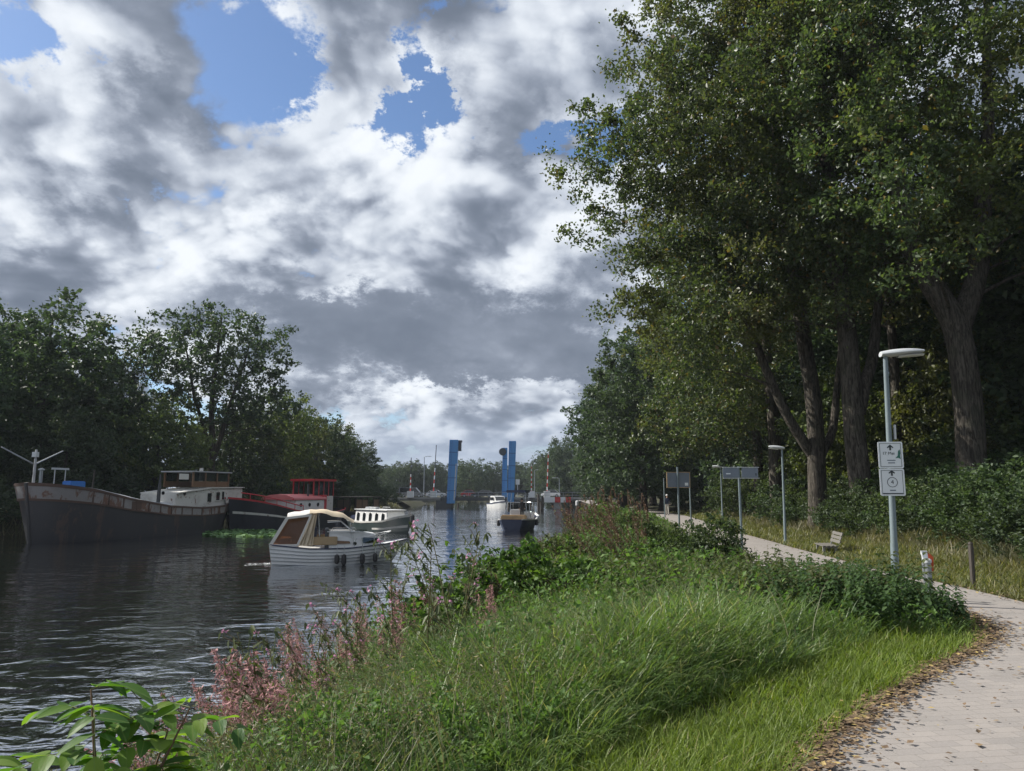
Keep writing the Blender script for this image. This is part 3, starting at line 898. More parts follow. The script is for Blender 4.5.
def on_ground(x, y): return np.stack([x, y, ground_z(x, y) - 0.01], -1)


mow_edge = lambda y: path_left(y) - 1.25 - 0.35 * vnoise(y, 0 * y, 1.3, 8) - np.clip((y - 8.2) * -0.0, 0, 1)
grass_mat('lush_grass', (0.058, 0.118, 0.034), (0.165, 0.240, 0.080), (0.42, 0.39, 0.22), 0.13, rough=0.42, patch_c=(0.090, 0.150, 0.046))
grass_mat('verge_grass', (0.075, 0.100, 0.030), (0.165, 0.175, 0.060), (0.34, 0.29, 0.16), 0.18, patch_c=(0.15, 0.14, 0.070))
grass_mat('lawn_grass', (0.085, 0.140, 0.022), (0.180, 0.245, 0.040), (0.33, 0.29, 0.14), 0.10, patch_c=(0.115, 0.160, 0.030))
grass_mat('straw_grass', (0.11, 0.115, 0.055), (0.21, 0.19, 0.115), (0.32, 0.28, 0.18), 0.25, 0.3, patch_c=(0.085, 0.105, 0.045))

# tall grass
nettle_zone = lambda x, y: np.exp(-(((x - 4.5) / 1.15) ** 2 + ((y - 10.1) / 1.35) ** 2) ** 2)
N = 168000
x, y = scatter(N, 2.3, 75, 1.75, lambda y: shore_r(y) - 0.1, lambda y: np.where(y < 8.6, mow_edge(y) + 0.1, path_left(y) - 0.3))
keep = in_view(x, y, ground_z(x, y)) & (rng.random(N) > 0.75 * nettle_zone(x, y))
x, y = x[keep], y[keep]; n = len(x)
hm = 0.34 + 0.28 * vnoise(x, y, 1.1, 3) + 0.24 * vnoise(x, y, 0.35, 4)
hm *= np.clip(0.45 + (mow_edge(y) - x) * 0.5, 0.45, 1.0)
hm *= np.where(y > 16, 0.8, 1.0)
h = hm * (0.65 + 0.6 * rng.random(n))
flow = vnoise(x, y, 0.8, 6) * 4.0 + rng.normal(size=n) * 2.2 + 2.4
blades('tall_grass', on_ground(x, y), h, (0.0050 + 0.00072 * y) * (0.6 + 0.9 * rng.random(n)), flow, 0.12 + 0.25 * rng.random(n), 0.25 + 0.65 * rng.random(n), M['lush_grass'])

# mown strip beside the path and the right hand verge
N = 66000
x, y = scatter(N, 2.6, 12.5, 1.5, lambda y: mow_edge(y) - 0.15, lambda y: path_left(y) + 0.03)
dens = vnoise(x, y, 0.35, 12)
keep = in_view(x, y, 0 * x) & (rng.random(N) < np.clip(1.25 - np.clip(1 - (path_left(y) - x) / 0.22, 0, 1) * 0.95, 0, 1) * (0.45 + 0.75 * dens))
x, y = x[keep], y[keep]; n = len(x)
h = (0.06 + 0.13 * rng.random(n) ** 1.4) * (0.7 + 0.7 * vnoise(x, y, 0.6, 13))
blades('mown_grass', on_ground(x, y), h, (0.0045 + 0.0005 * y) * (0.7 + 0.6 * rng.random(n)), rng.random(n) * 6.28, 0.1 + 0.5 * rng.random(n), 0.1 + 0.6 * rng.random(n), M['lawn_grass'])
N = 26000
x, y = scatter(N, 9.5, 75, 1.5, lambda y: path_right(y) - 0.02, lambda y: path_right(y) + 2.0 + 0 * y)
keep = in_view(x, y, 0 * x) & (rng.random(N) < np.clip((x - path_right(y)) / 0.25 + 0.2, 0, 1)); x, y = x[keep], y[keep]; n = len(x)
far_ = np.clip((x - path_right(y) - 0.5) / 1.5, 0, 1)
h = (0.08 + 0.14 * rng.random(n)) * (1 + far_ * 0.8)
blades('verge_grass', on_ground(x, y), h, (0.006 + 0.0008 * y) * (0.7 + 0.6 * rng.random(n)), rng.random(n) * 6.28, 0.1 + 0.4 * rng.random(n), 0.1 + 0.5 * rng.random(n), M['verge_grass'])
N = 42000
x, y = scatter(N, 11, 85, 1.5, lambda y: path_right(y) + 1.3, lambda y: path_right(y) + 3.9 + 0.03 * y)
keep = in_view(x, y, 0 * x) & (rng.random(N) < 0.25 + 0.9 * vnoise(x, y, 1.4, 21)); x, y = x[keep], y[keep]; n = len(x)
h = (0.22 + 0.60 * vnoise(x, y, 1.3, 22)) * (0.6 + 0.6 * rng.random(n)) * np.clip((x - path_right(y) - 1.2) / 1.2, 0.35, 1)
blades('dry_grass', on_ground(x, y), h, (0.005 + 0.00065 * y) * (0.7 + 0.6 * rng.random(n)), vnoise(x, y, 1.2, 23) * 7 + rng.normal(size=n), 0.1 + 0.35 * rng.random(n), 0.1 + 0.55 * rng.random(n), M['straw_grass'])
# far strip of grass left of the path and on the far bank
N = 9000
x, y = scatter(N, 28, 140, 1.3, lambda y: shore_l(y) - 5.0, lambda y: shore_l(y) + 0.1); n = N
blades('bank_grass', on_ground(x, y), 0.3 + 0.7 * rng.random(n), (0.02 + 0.0006 * y), rng.random(n) * 6.28, 0.1 + 0.3 * rng.random(n), 0.1 + 0.4 * rng.random(n), M['straw_grass'])

# seeding grass stems standing through the tall grass: thin straw culms with a nodding panicle
N = 3200
x, y = scatter(N, 2.8, 40, 1.5, lambda y: shore_r(y) + 0.2, lambda y: np.where(y < 8.6, mow_edge(y) - 0.1, path_left(y) - 0.4))
keep = in_view(x, y, ground_z(x, y)) & (vnoise(x, y, 1.0, 51) > 0.35); x, y = x[keep], y[keep]; n = len(x)
hs = (0.55 + 0.35 * rng.random(n)); az_ = 2.6 + rng.normal(size=n) * 0.8; ln, cl2 = 0.10 + 0.2 * rng.random(n), 0.15 + 0.4 * rng.random(n)
g0 = on_ground(x, y)
blades('seeding_grass', g0, hs, 0.0022 + 0.0005 * y, az_, ln, cl2, M['straw_grass'])
pts_ = []
for t_ in np.linspace(0.72, 1.0, 7):
    p_ = g0 + np.stack([np.cos(az_), np.sin(az_), 0 * az_], -1) * (hs * (ln * t_ + cl2 * t_ * t_))[:, None]; p_[:, 2] += hs * (t_ - 0.42 * cl2 * t_ * t_)
    pts_.append(p_ + rng.normal(size=p_.shape) * 0.010)
pts_ = np.concatenate(pts_)
v, t = leaf_cards(pts_.astype(np.float32), 0.026, 0.1, rng, 0.28)
tag(link('seed_heads_on_grass', mesh_np('seed_heads_on_grass', v, None, t), None, M['straw_grass']), kind='stuff')

# leafy ground cover: bindweed, cleavers and young nettles
leaf_mat('cover_leaf', (0.048, 0.095, 0.026), (0.088, 0.155, 0.040), (0.145, 0.220, 0.062), 0.36, 0.6, 0.22, 1.1, (0.105, 0.165, 0.035))
leaf_mat('nettle_leaf', (0.030, 0.066, 0.026), (0.052, 0.105, 0.040), (0.085, 0.148, 0.056), 0.34, 0.6, 0.22, 1.5, (0.075, 0.140, 0.045))
leaf_mat('bramble_leaf', (0.030, 0.062, 0.015), (0.055, 0.105, 0.022), (0.105, 0.175, 0.034), 0.36, 0.5, 0.3, 1.2, (0.115, 0.175, 0.030))
leaf_mat('weed_leaf', (0.040, 0.060, 0.022), (0.070, 0.095, 0.036), (0.110, 0.135, 0.055), 0.32, 0.6, 0.2, 1.0, (0.105, 0.105, 0.055))
N = 90000
x, y = scatter(N, 3.2, 70, 1.55, lambda y: shore_r(y) + 0.0, lambda y: np.where(y < 8.6, mow_edge(y) - 0.15, path_left(y) - 0.35))
pm = vnoise(x, y, 1.6, 31)
keep = in_view(x, y, ground_z(x, y)) & (rng.random(N) < np.clip((pm - 0.52) * 2.6 + np.clip((y - 8.0) / 8, 0, 0.55), 0.14, 1))
x, y = x[keep], y[keep]; n = len(x)
top = (0.25 + 0.45 * vnoise(x, y, 1.1, 3) + 0.22 * vnoise(x, y, 0.5, 32)) * np.clip(0.5 + (mow_edge(y) - x) * 0.5, 0.5, 1.0)
g = on_ground(x, y); g[:, 2] += top * (0.35 + 0.75 * rng.random(n) ** 0.5)
v, t = leaf_cards(g.astype(np.float32), 1.0, 0.55, rng, 0.55, 0.10)
v = v.reshape(-1, 4, 3); c = g[:, None, :]; sc_ = (0.018 + 0.0050 * np.minimum(y, 20))[:, None, None]
v = (v - c) * sc_ + c
tag(link('bindweed_foliage', mesh_np('bindweed_foliage', v.reshape(-1, 3), None, t), None, M['cover_leaf']), kind='stuff')

# nettles: upright stems with tiers of opposite leaves
def tier_leaf(n, L, wd, az, droop, base):
    """Broad 6 vertex leaves (4 triangles) pointing outwards from their bases."""
    d = np.stack([np.cos(az) * np.cos(droop), np.sin(az) * np.cos(droop), -np.sin(droop)], -1)
    s = np.stack([-np.sin(az), np.cos(az), np.zeros(n)], -1); u = np.cross(s, d) * -1
    L_, w_ = L[:, None], (L * wd)[:, None]
    V = np.empty((n, 6, 3), np.float32)
    V[:, 0] = base; V[:, 1] = base + d * L_ * 0.3 + s * w_ * 0.5 + u * w_ * 0.12; V[:, 2] = base + d * L_ * 0.65 + s * w_ * 0.36 - u * L_ * 0.03
    V[:, 3] = base + d * L_ - u * L_ * 0.14; V[:, 4] = base + d * L_ * 0.65 - s * w_ * 0.36 - u * L_ * 0.03; V[:, 5] = base + d * L_ * 0.3 - s * w_ * 0.5 + u * w_ * 0.12
    i = np.arange(n)[:, None] * 6
    q = np.concatenate([i + np.array([[0, 1, 2, 3]]), i + np.array([[0, 3, 4, 5]])])
    return V.reshape(-1, 3), q


def nettle_mass(name, x, y, hmax, mat, tiers=9, leaf=0.085):
    n = len(x)
    h = hmax * (0.65 + 0.45 * rng.random(n))
    lean = rng.normal(size=(n, 2)) * 0.10; lean[:, 0] -= 0.05
    B = on_ground(x, y)
    V, Q, b = [], [], 0
    for k in range(tiers):
        t = 0.25 + 0.75 * (k + 0.5 * rng.random(n)) / tiers
        p = B.copy(); p[:, :2] += lean * (h * t)[:, None]; p[:, 2] += h * t
        a0 = rng.random(n) * 6.28
        for j in range(3 if k > 4 else 2):
            L = leaf * (1.35 - 0.75 * t) * (0.7 + 0.6 * rng.random(n))
            v, q = tier_leaf(n, L, 0.55, a0 + j * 2.2 + rng.normal(size=n) * 0.3, 0.15 + 0.45 * rng.random(n), p)
            V.append(v); Q.append(q + b); b += len(v)
    o = link(name, mesh_np(name, np.concatenate(V), np.concatenate(Q)), None, M[mat])
    return tag(o, kind='stuff')


N = 900
x = rng.normal(4.55, 0.95, N); y = rng.normal(10.0, 1.05, N)
k_ = (nettle_zone(x, y) > 0.25) & (x < path_left(y) - 0.12) & (x > 2.6)
nettle_mass('nettle_foliage', x[k_], y[k_], np.where(x[k_] > 5.1, 0.5, 0.72), 'nettle_leaf')
N = 1500
x, y = scatter(N, 9.5, 34, 1.3, lambda y: np.maximum(shore_r(y) + 1.2, path_left(y) - 4.5), lambda y: path_left(y) - 0.35)
k_ = vnoise(x, y, 1.5, 41) > 0.40; x, y = x[k_], y[k_]
nettle_mass('weed_undergrowth', x, y, 0.55 + 0.45 * vnoise(x, y, 1.2, 42), 'weed_leaf', 8, 0.11)


# --- bramble mounds and bank shrubs
def mound(seed, ells, n, per, leaf, rcl=(0.12, 0.24)):
    stems = [[(0, 0, 0, .016), (rx * .4, ry * .4, .25, .012), (rx, ry, .5, .006)] for rx, ry in ((.3, .1), (-.4, .2), (.1, -.4))]
    return make_tree(seed, stems, ells, n, per, leaf, rclump=rcl, flare=1.0, limb_r=0.012, squash=0.8, trunk_sides=6, narrow=0.7, up=0.6)


mounds = [mound(51, [(0, 0, .35, .8, .6, .38), (.5, .1, .25, .5, .5, .3), (-.6, 0, .22, .5, .5, .28)], 70, 75, 0.062),
          mound(52, [(0, 0, .30, 1.0, .4, .30), (.6, 0, .20, .7, .35, .22)], 70, 70, 0.060),
          mound(53, [(0, 0, .55, .5, .5, .58), (.25, .1, .8, .35, .35, .35), (-.3, 0, .4, .4, .4, .4)], 70, 75, 0.055)]
GB = 'bramble mounds on the bank'
for k, (px, py, y, mi, s, rz, lm, lab) in enumerate([
        (520, 612, 12.5, 0, 1.7, 0.3, 'bramble_leaf', 'big bramble mound beside the leaning dock stalks at the water'),
        (572, 612, 12.2, 1, 1.35, -0.5, 'bramble_leaf', 'bramble mound right of the biggest one, its tail running towards the path'),
        (612, 632, 10.9, 1, 0.85, -0.75, 'bramble_leaf', 'low tail of bramble ending in the open grass'),
        (640, 588, 15.2, 0, 0.95, 1.3, 'bramble_leaf', 'small bramble mound alone in the middle of the bank'),
        (672, 572, 17.0, 1, 1.0, 0.2, 'bramble_leaf', 'flat bramble mound below the dark shrub'),
        (560, 575, 17.5, 0, 1.2, 2.0, 'weed_leaf', 'greyish bramble mound close to the water among brown stalks'),
        (716, 582, 14.6, 2, 1.12, 0.4, 'shrub_leaf', 'dark upright shrub in front of the path at the finger board'),
        (690, 578, 15.6, 2, 0.95, 2.4, 'weed_leaf', 'greyish upright shrub left of the dark one'),
        (742, 585, 13.6, 2, 0.62, 1.0, 'shrub_leaf', 'small dark shrub at the foot of the finger board post'),
        (600, 545, 27.0, 2, 1.45, 0.2, 'cover_leaf', 'bright green bush at the water beyond the brown stalks'),
        (640, 560, 21.0, 2, 1.05, 3.0, 'weed_leaf', 'olive bush in the tangle behind the lone bramble mound'),
        (415, 690, 8.0, 0, 0.72, 0.9, 'bramble_leaf', 'dark bramble clump at the foot of the balsam stalks'),
        (455, 680, 8.6, 2, 0.58, 0.3, 'shrub_leaf', 'small dark leafy plant right of the balsam stalks')]):
    X = at_y(px, py, y).x
    plant_tree('bramble_bush', mounds[mi], (X, y, gz(X, y) - 0.05), rz, s, lm, 'dark_bark', lab, 'bush', GB)

# --- leaning stalks at the waterline: dead dock, balsam, willowherb
stalk_mat('brown_stalk', (0.11, 0.065, 0.045), (0.19, 0.12, 0.075))
stalk_mat('green_stalk', (0.09, 0.12, 0.04), (0.16, 0.11, 0.06))
stalk_mat('pink_petal', (0.52, 0.20, 0.36), (0.66, 0.36, 0.52), 0.5, 0.4)
stalk_mat('rosy_seed', (0.44, 0.21, 0.23), (0.58, 0.36, 0.34), 0.7, 0.35)
stalk_mat('brown_seed', (0.13, 0.075, 0.05), (0.22, 0.14, 0.09), 0.8, 0.15)
stalk_mat('white_petal', (0.75, 0.75, 0.72), (0.8, 0.8, 0.8), 0.5, 0.3)
stalk_mat('grey_stem_leaf', (0.05, 0.075, 0.03), (0.12, 0.14, 0.06), 0.55, 0.3)


def stalk_proto(seed, h, n_side, n_leaf, leaf, kind):
    """stem mesh, leaf mesh, head mesh (flowers or seeds) of one tall weed, upright at the origin."""
    rg = np.random.default_rng(seed)
    t = np.linspace(0, 1, 9); P = np.stack([0.10 * h * t ** 2 + 0.02 * np.sin(t * 7 + seed), 0.03 * np.sin(t * 5), h * t], -1)
    nodes, rads = [P], [0.0095 * (1 - 0.6 * t)]
    ends = [P[-1]]
    for k in range(n_side):
        tb = rg.uniform(0.35, 0.95); b = np.array([np.interp(tb, t, P[:, i]) for i in range(3)])
        a = rg.random() * 6.28; L = h * rg.uniform(0.12, 0.28)
        e = b + np.array([math.cos(a) * 0.5, math.sin(a) * 0.5, 0.8]) * L
        s = np.linspace(0, 1, 4)[:, None]; nodes.append(b + (e - b) * s + np.array([0, 0, 0.08]) * L * s * (1 - s)); rads.append(np.linspace(.005, .003, 4)); ends.append(e)
    V, Q = branch_tubes(nodes, rads, 5)
    stem = mesh_np('stem', V, Q, smooth=True)
    allp = np.concatenate(nodes)
    base = allp[rg.integers(4, len(allp), n_leaf)] + rg.normal(size=(n_leaf, 3)) * 0.012
    v, q = tier_leaf(n_leaf, leaf * (0.6 + 0.7 * rg.random(n_leaf)), 0.34, rg.random(n_leaf) * 6.28, 0.1 + 0.9 * rg.random(n_leaf), base)
    leaves = mesh_np('leaves', v, q)
    hp = []
    for e in ends:
        if kind == 'seed':
            m_ = 70; s = rg.random(m_); hp.append(e + np.stack([rg.normal(size=m_) * .012, rg.normal(size=m_) * .012, -s * 0.22 * h], -1))
        elif kind == 'plume':
            m_ = 120; s = rg.random(m_); hp.append(e + np.stack([rg.normal(size=m_) * .035 * (s + .3), rg.normal(size=m_) * .035 * (s + .3), -s * 0.42 * h], -1))
        else:
            m_ = 7; hp.append(e + rg.normal(size=(m_, 3)) * 0.02) if rg.random() < 0.28 else None
    hp = np.concatenate([h for h in hp if h is not None] or [np.array(ends[:1])])
    v, tr = leaf_cards(hp.astype(np.float32), {'seed': .026, 'plume': .036, 'flower': .030}[kind], 0.1, rg, {'seed': .7, 'plume': .16, 'flower': .9}[kind])
    head = mesh_np('head', v, None, tr)
    return stem, leaves, head


SP = {'dock': [stalk_proto(s, 1.5, 5, 14, .10, 'seed') for s in (61, 62)], 'balsam': [stalk_proto(s, 1.6, 6, 46, .10, 'flower') for s in (63, 64, 65)],
      'plume': [stalk_proto(s, 1.2, 5, 34, .085, 'plume') for s in (66, 67)]}
SM = {'dock': ('brown_stalk', 'weed_leaf', 'brown_seed', 'seed_head'), 'balsam': ('green_stalk', 'grey_stem_leaf', 'pink_petal', 'flower'), 'plume': ('green_stalk', 'weed_leaf', 'rosy_seed', 'seed_plume')}


def stalk(kind, px, py, y, s, tilt, yaw, k, label, group):
    X = at_y(px, py, y).x
    o = empty({'dock': 'dock_plant', 'balsam': 'balsam_plant', 'plume': 'willowherb_plant'}[kind], (X, y, gz(X, y) - 0.03), 0, label, 'plant', group)
    o.rotation_euler = (R(random.uniform(-6, 6)), -R(tilt), yaw)
    o.scale = (s, s, s)
    ms = SP[kind][k % len(SP[kind])]; mt = SM[kind]
    for nm, me, mm in (('stem', ms[0], mt[0]), ('foliage', ms[1], mt[1]), (mt[3], ms[2], mt[2])):
        q = link(nm, me, o, M[mm])
        if nm != 'stem': q['kind'] = 'stuff'


for k in range(34):                                             # balsam: the tall leafy stalks with pink flowers
    px = random.uniform(262, 480); y = random.uniform(6.6, 9.8) if k % 3 else random.uniform(9.5, 12)
    stalk('balsam', px, 690, y, random.uniform(0.80, 1.12) if px > 395 else random.uniform(0.55, 0.92), random.uniform(-4, 34), random.uniform(-0.7, 0.7), k, 'tall balsam with a few pink flowers leaning over the water', 'balsam stalks on the waterline')
for k in range(56):                                             # willowherb gone to rosy seed
    if k < 28: px, y, t = random.uniform(200, 335), random.uniform(5.2, 8.2), random.uniform(15, 58)
    elif k < 44: px, y, t = random.uniform(300, 500), random.uniform(8, 12.5), random.uniform(0, 30)
    else: px, y, t = random.uniform(540, 650), random.uniform(19, 34), random.uniform(0, 25)
    stalk('plume', px, 690, y, random.uniform(0.6, 0.9) * ((1.25 if px > 580 else .7) if k >= 44 else 1.2), t, random.uniform(-0.9, 0.9), k, 'willowherb gone to rosy seed at the edge of the bank', 'willowherb gone to seed')
for k in range(64):                                             # dead dock, brown
    px = random.uniform(470, 655); y = random.uniform(11.5, 30)
    if px < 540: y = random.uniform(11, 17)
    stalk('dock', px, 600, y, random.uniform(0.75, 1.1) * (0.62 if px < 578 else 1.1), random.uniform(8, 38), random.uniform(-0.6, 0.6), k, 'dead brown dock stalk leaning towards the canal', 'dead dock stalks on the bank')

# --- leaf litter along the path edge and single leaves on the paving
def litter_mat():
    m, nt, o = new_mat('dead_leaf')
    c = ramp(nt, island(nt), [(0, (0.075, 0.050, 0.034)), (0.45, (0.165, 0.112, 0.068)), (0.88, (0.26, 0.185, 0.105)), (1.0, (0.40, 0.30, 0.10))])
    principled(nt, o, c, 0.7, 0, 0.3)
    return m


litter_mat()
N = 7200
y = rng.uniform(2.6, 11.6, N); off = rng.normal(0.04, 0.10, N) + np.abs(rng.normal(0, 0.16, N)) * (rng.random(N) < 0.30)
x = path_left(y) + off - 0.02
x2, y2 = scatter(900, 3.0, 30, 1.6, path_left, path_right)
x3, y3 = scatter(900, 9, 30, 1.3, lambda y: path_right(y) - 0.25, lambda y: path_right(y) + 0.35)
x, y = np.concatenate([x, x2, x3]), np.concatenate([y, y2, y3])
zz_ = np.where((x > path_left(y)) & (x < path_right(y)), path_z(y) + 0.052, ground_z(x, y) + 0.045) + rng.random(len(x)) * 0.012
v, t = leaf_cards(np.stack([x, y, zz_], -1).astype(np.float32), 0.050, 2.2, rng, 0.62, 0.12)
v = v.reshape(-1, 4, 3); cz = zz_[:, None]; v[:, :, 2] = cz + (v[:, :, 2] - cz) * 0.30
tag(link('fallen_leaves', mesh_np('fallen_leaves', v.reshape(-1, 3), None, t), None, M['dead_leaf']), kind='stuff')

# --- the young ash like shrub in the near corner: every leaflet is its own piece
m, nt, o = new_mat('ash_leaf')
oi = nt.nodes.new('ShaderNodeObjectInfo')
c = ramp(nt, S(nt, oi.outputs['Random']), [(0, (0.040, 0.105, 0.018)), (0.55, (0.090, 0.180, 0.028)), (1, (0.175, 0.250, 0.040))])
co = objco(nt); xx, yy, zz3 = xyz(nt, co)
wave = noise(nt, vec(nt, xx, yy * 0.35 + (xx._m('ABSOLUTE')) * 0.8, zz3), 60, 2)
c = mixc(nt, xx._m('ABSOLUTE').smooth(0.0, 0.0035, 0.7, 0.0), c, (0.16, 0.22, 0.06))
p = principled(nt, None, c, 0.5, 0, 0.3, bump(nt, wave, 0.5, 0.004))
t_ = nt.nodes.new('ShaderNodeBsdfTranslucent'); nt.links.new(mixc(nt, 1.0, c, (1.9, 2.0, 0.8), 'MULTIPLY').k, t_.inputs['Color'])
mx = nt.nodes.new('ShaderNodeMixShader'); mx.inputs[0].default_value = 0.45
nt.links.new(p.outputs[0], mx.inputs[1]); nt.links.new(t_.outputs[0], mx.inputs[2]); nt.links.new(mx.outputs[0], o.inputs['Surface'])


def leaflet_mesh(L=0.12, wd=0.060, droop=0.02):
    rows = []
    for i in range(8):
        t = i / 7; hw = wd * 0.5 * (math.sin(math.pi * min(1, t ** 0.8)) ** 0.75) if 0 < i < 7 else 0.0006
        z = -droop * t * t
        rows.append([(-hw, L * t, z + hw * 0.30), (0, L * t, z), (hw, L * t, z + hw * 0.30)])
    return MB().loft(rows).mesh('leaf', True, fixn=False)


LM = [leaflet_mesh(), leaflet_mesh(0.105, 0.054, 0.035), leaflet_mesh(0.135, 0.064, 0.012)]
for lm in LM: lm.materials.append(M['ash_leaf'])


def ash_shrub(loc, stems, label, seed):
    rd = random.Random(seed)
    o = empty('ash_sapling', loc, 0, label, 'shrub')
    for sx, sy, sh, nl in stems:
        mb = MB(); P = [Vector((sx * t * t, sy * t, sh * t)) for t in (0, .25, .5, .75, 1.0)]
        mb.tube(P, [.012, .010, .008, .006, .003], 6)
        so = mb.build('stem', M['brown_stalk'], o, True)
        for k in range(nl):
            t = 0.42 + 0.58 * k / max(1, nl - 1); b = Vector((sx * t * t, sy * t, sh * t))
            a = k * 2.4 + rd.uniform(-.4, .4); rl = rd.uniform(0.20, 0.32); el = rd.uniform(0.25, 0.85)
            pts = [b + Vector((math.cos(a) * math.cos(el - .7 * s), math.sin(a) * math.cos(el - .7 * s), math.sin(el - .7 * s))) * rl * s for s in (0, .25, .5, .75, 1.0)]
            MB().tube(pts, [.003, .0026, .0022, .002, .0015], 5).build('leaf_stalk', M['green_stalk'], o, True)
            for j in range(5):
                q = pts[j] if j else pts[0].lerp(pts[1], .6)
                dirv = (pts[min(j + 1, 4)] - pts[max(j - 1, 0)]).normalized()
                for sd_ in ((-1, 1) if j < 4 else (0,)):
                    side = dirv.cross(Vector((0, 0, 1))).normalized() * sd_
                    yv = (side * 0.95 + dirv * (0.45 if sd_ else 1.0) + Vector((0, 0, rd.uniform(-.25, .12)))).normalized()
                    zv = (Vector((rd.uniform(-.35, .35), rd.uniform(-.35, .35), 1))); zv = (zv - yv * zv.dot(yv)).normalized(); xv = yv.cross(zv)
                    m4 = Matrix((xv, yv, zv)).transposed().to_4x4(); m4.translation = q
                    s = rd.uniform(.8, 1.15)
                    lf = link('leaf', LM[rd.randrange(3)], o); lf.matrix_local = m4 @ Matrix.Scale(s, 4)
    return o


ash_shrub((-1.42, 2.75, gz(-1.42, 2.75)), [(-.10, 0.05, 1.04, 12), (.22, .15, .95, 10), (.02, -.2, .80, 9), (.1, .25, .84, 8)], 'sapling with bright feathered leaflets at the lower left corner', 3)
ash_shrub((-1.86, 2.8, gz(-1.86, 2.8)), [(-.02, -0.05, 1.04, 12), (-.28, .1, .95, 10), (.1, -.25, .80, 9), (.15, .2, .84, 8)], 'broader sapling cut by the left edge of the picture', 5)

# ================================================================== bridge
paint('bridge_blue', (0.065, 0.25, 0.54), 0.4, 0.15, (0.03, 0.08, 0.15), 0.6)
paint('grey_concrete', (0.30, 0.30, 0.29), 0.85, 0.5, (0.10, 0.10, 0.09), 0.8)
paint('dark_steel', (0.035, 0.04, 0.045), 0.5, 0.3)
paint('white_paint', (0.72, 0.73, 0.73), 0.4, 0.2, (0.30, 0.29, 0.27), 2.0)
paint('red_paint', (0.50, 0.035, 0.03), 0.42, 0.2, (0.12, 0.03, 0.03), 2.0)
paint('black_rubber', (0.016, 0.016, 0.018), 0.6, 0.2)
paint('wet_wood', (0.06, 0.05, 0.042), 0.8, 0.4, (0.03, 0.04, 0.02), 3.0)
paint('galvanised', (0.30, 0.325, 0.34), 0.42, 0.45, (0.13, 0.145, 0.13), 5.0, metal=0.55)
paint('lamp_grey', (0.50, 0.52, 0.53), 0.4, 0.25, (0.25, 0.25, 0.24), 5.0)
m, nt, o = new_mat('dark_glass')
principled(nt, o, (0.012, 0.015, 0.018), 0.05, 0, 0.6)
m, nt, o = new_mat('clear_glass')
gp = principled(nt, None, (0.03, 0.035, 0.04), 0.04, 0, 0.6)
tr = nt.nodes.new('ShaderNodeBsdfTransparent'); tr.inputs[0].default_value = (0.75, 0.8, 0.8, 1)
mx = nt.nodes.new('ShaderNodeMixShader'); mx.inputs[0].default_value = 0.45
nt.links.new(gp.outputs[0], mx.inputs[2]); nt.links.new(tr.outputs[0], mx.inputs[1]); nt.links.new(mx.outputs[0], o.inputs['Surface'])
m, nt, o = new_mat('lamp_lens')
principled(nt, o, (0.62, 0.64, 0.64), 0.25, 0, 0.5)

BY = 143.0
def bp(px, py, y=BY): return at_y(px, py, y)


bridge = empty('lift_bridge', (bp(480, 500).x, BY, WATER_Z), 0, 'low road bridge with blue lifting towers crossing the canal in the distance', 'bridge')
def bpart(mb, name, mat, parent=None, **k):
    o = mb.build(name, mat, parent or bridge, **k)
    if parent is None:
        o.matrix_parent_inverse = Matrix.Translation(-Vector(bridge.location))
    return o


zt, zb = bp(0, 497.6).z, bp(0, 500.7).z
for a, b, nm in ((396, 447, 'deck_span'), (447.3, 509, 'lift_span'), (509.3, 612, 'deck_span')):
    xa, xb = bp(a, 0).x, bp(b, 0).x
    mb = MB().box(((xa + xb) / 2, BY + 4.5, (zt + zb) / 2), (xb - xa, 9.0, zt - zb))
    mb.box(((xa + xb) / 2, BY - 0.12, zt - 0.12), (xb - xa - 0.02, 0.22, 0.38))
    bpart(mb, nm, M['dark_steel'] if nm == 'lift_span' else M['grey_concrete'])
for a, b, c0, c1 in ((396, 447, 499, 509), (455, 508, 0, 0), (517, 600, 0, 0)):              # hand rails
    xa, xb = bp(a, 0).x, bp(b, 0).x; n = max(3, int((xb - xa) / 1.6))
    rl = MB()
    for k in range(n + 1): rl.box((xa + (xb - xa) * k / n, BY + 0.05, zt + 0.5), (0.05, 0.05, 1.0))
    for zz_ in (0.45, 0.98): rl.box(((xa + xb) / 2, BY + 0.05, zt + zz_), (xb - xa, 0.06, 0.06))
    bpart(rl, 'railing', M['galvanised'])
for px, wd, top in ((405, 1.2, 502), (450, 2.8, 500.5), (511, 3.2, 500.5), (553, 1.4, 502)):
    xa = bp(px, 0).x; z1 = bp(0, top).z
    bpart(MB().box((xa, BY + 3.5, (z1 + WATER_Z - 1.2) / 2), (wd, 7.6, z1 - WATER_Z + 1.2)), 'pier', M['dark_steel'] if 440 < px < 520 else M['grey_concrete'])


def column(tl, tr_, ty, bl, br_, by, depth, y0):
    p = []
    for y in (y0, y0 + depth):
        a, b, c, d = bp(bl, by), bp(br_, by), bp(tr_, ty), bp(tl, ty)
        p.append([(v.x, y, v.z) for v in (a, b, c, d)])
    q = MB().add(p[0] + p[1], [(0, 1, 2, 3), (7, 6, 5, 4), (0, 4, 5, 1), (1, 5, 6, 2), (2, 6, 7, 3), (3, 7, 4, 0)])
    return bpart(q, 'tower', M['bridge_blue'], bevel=0.05), p


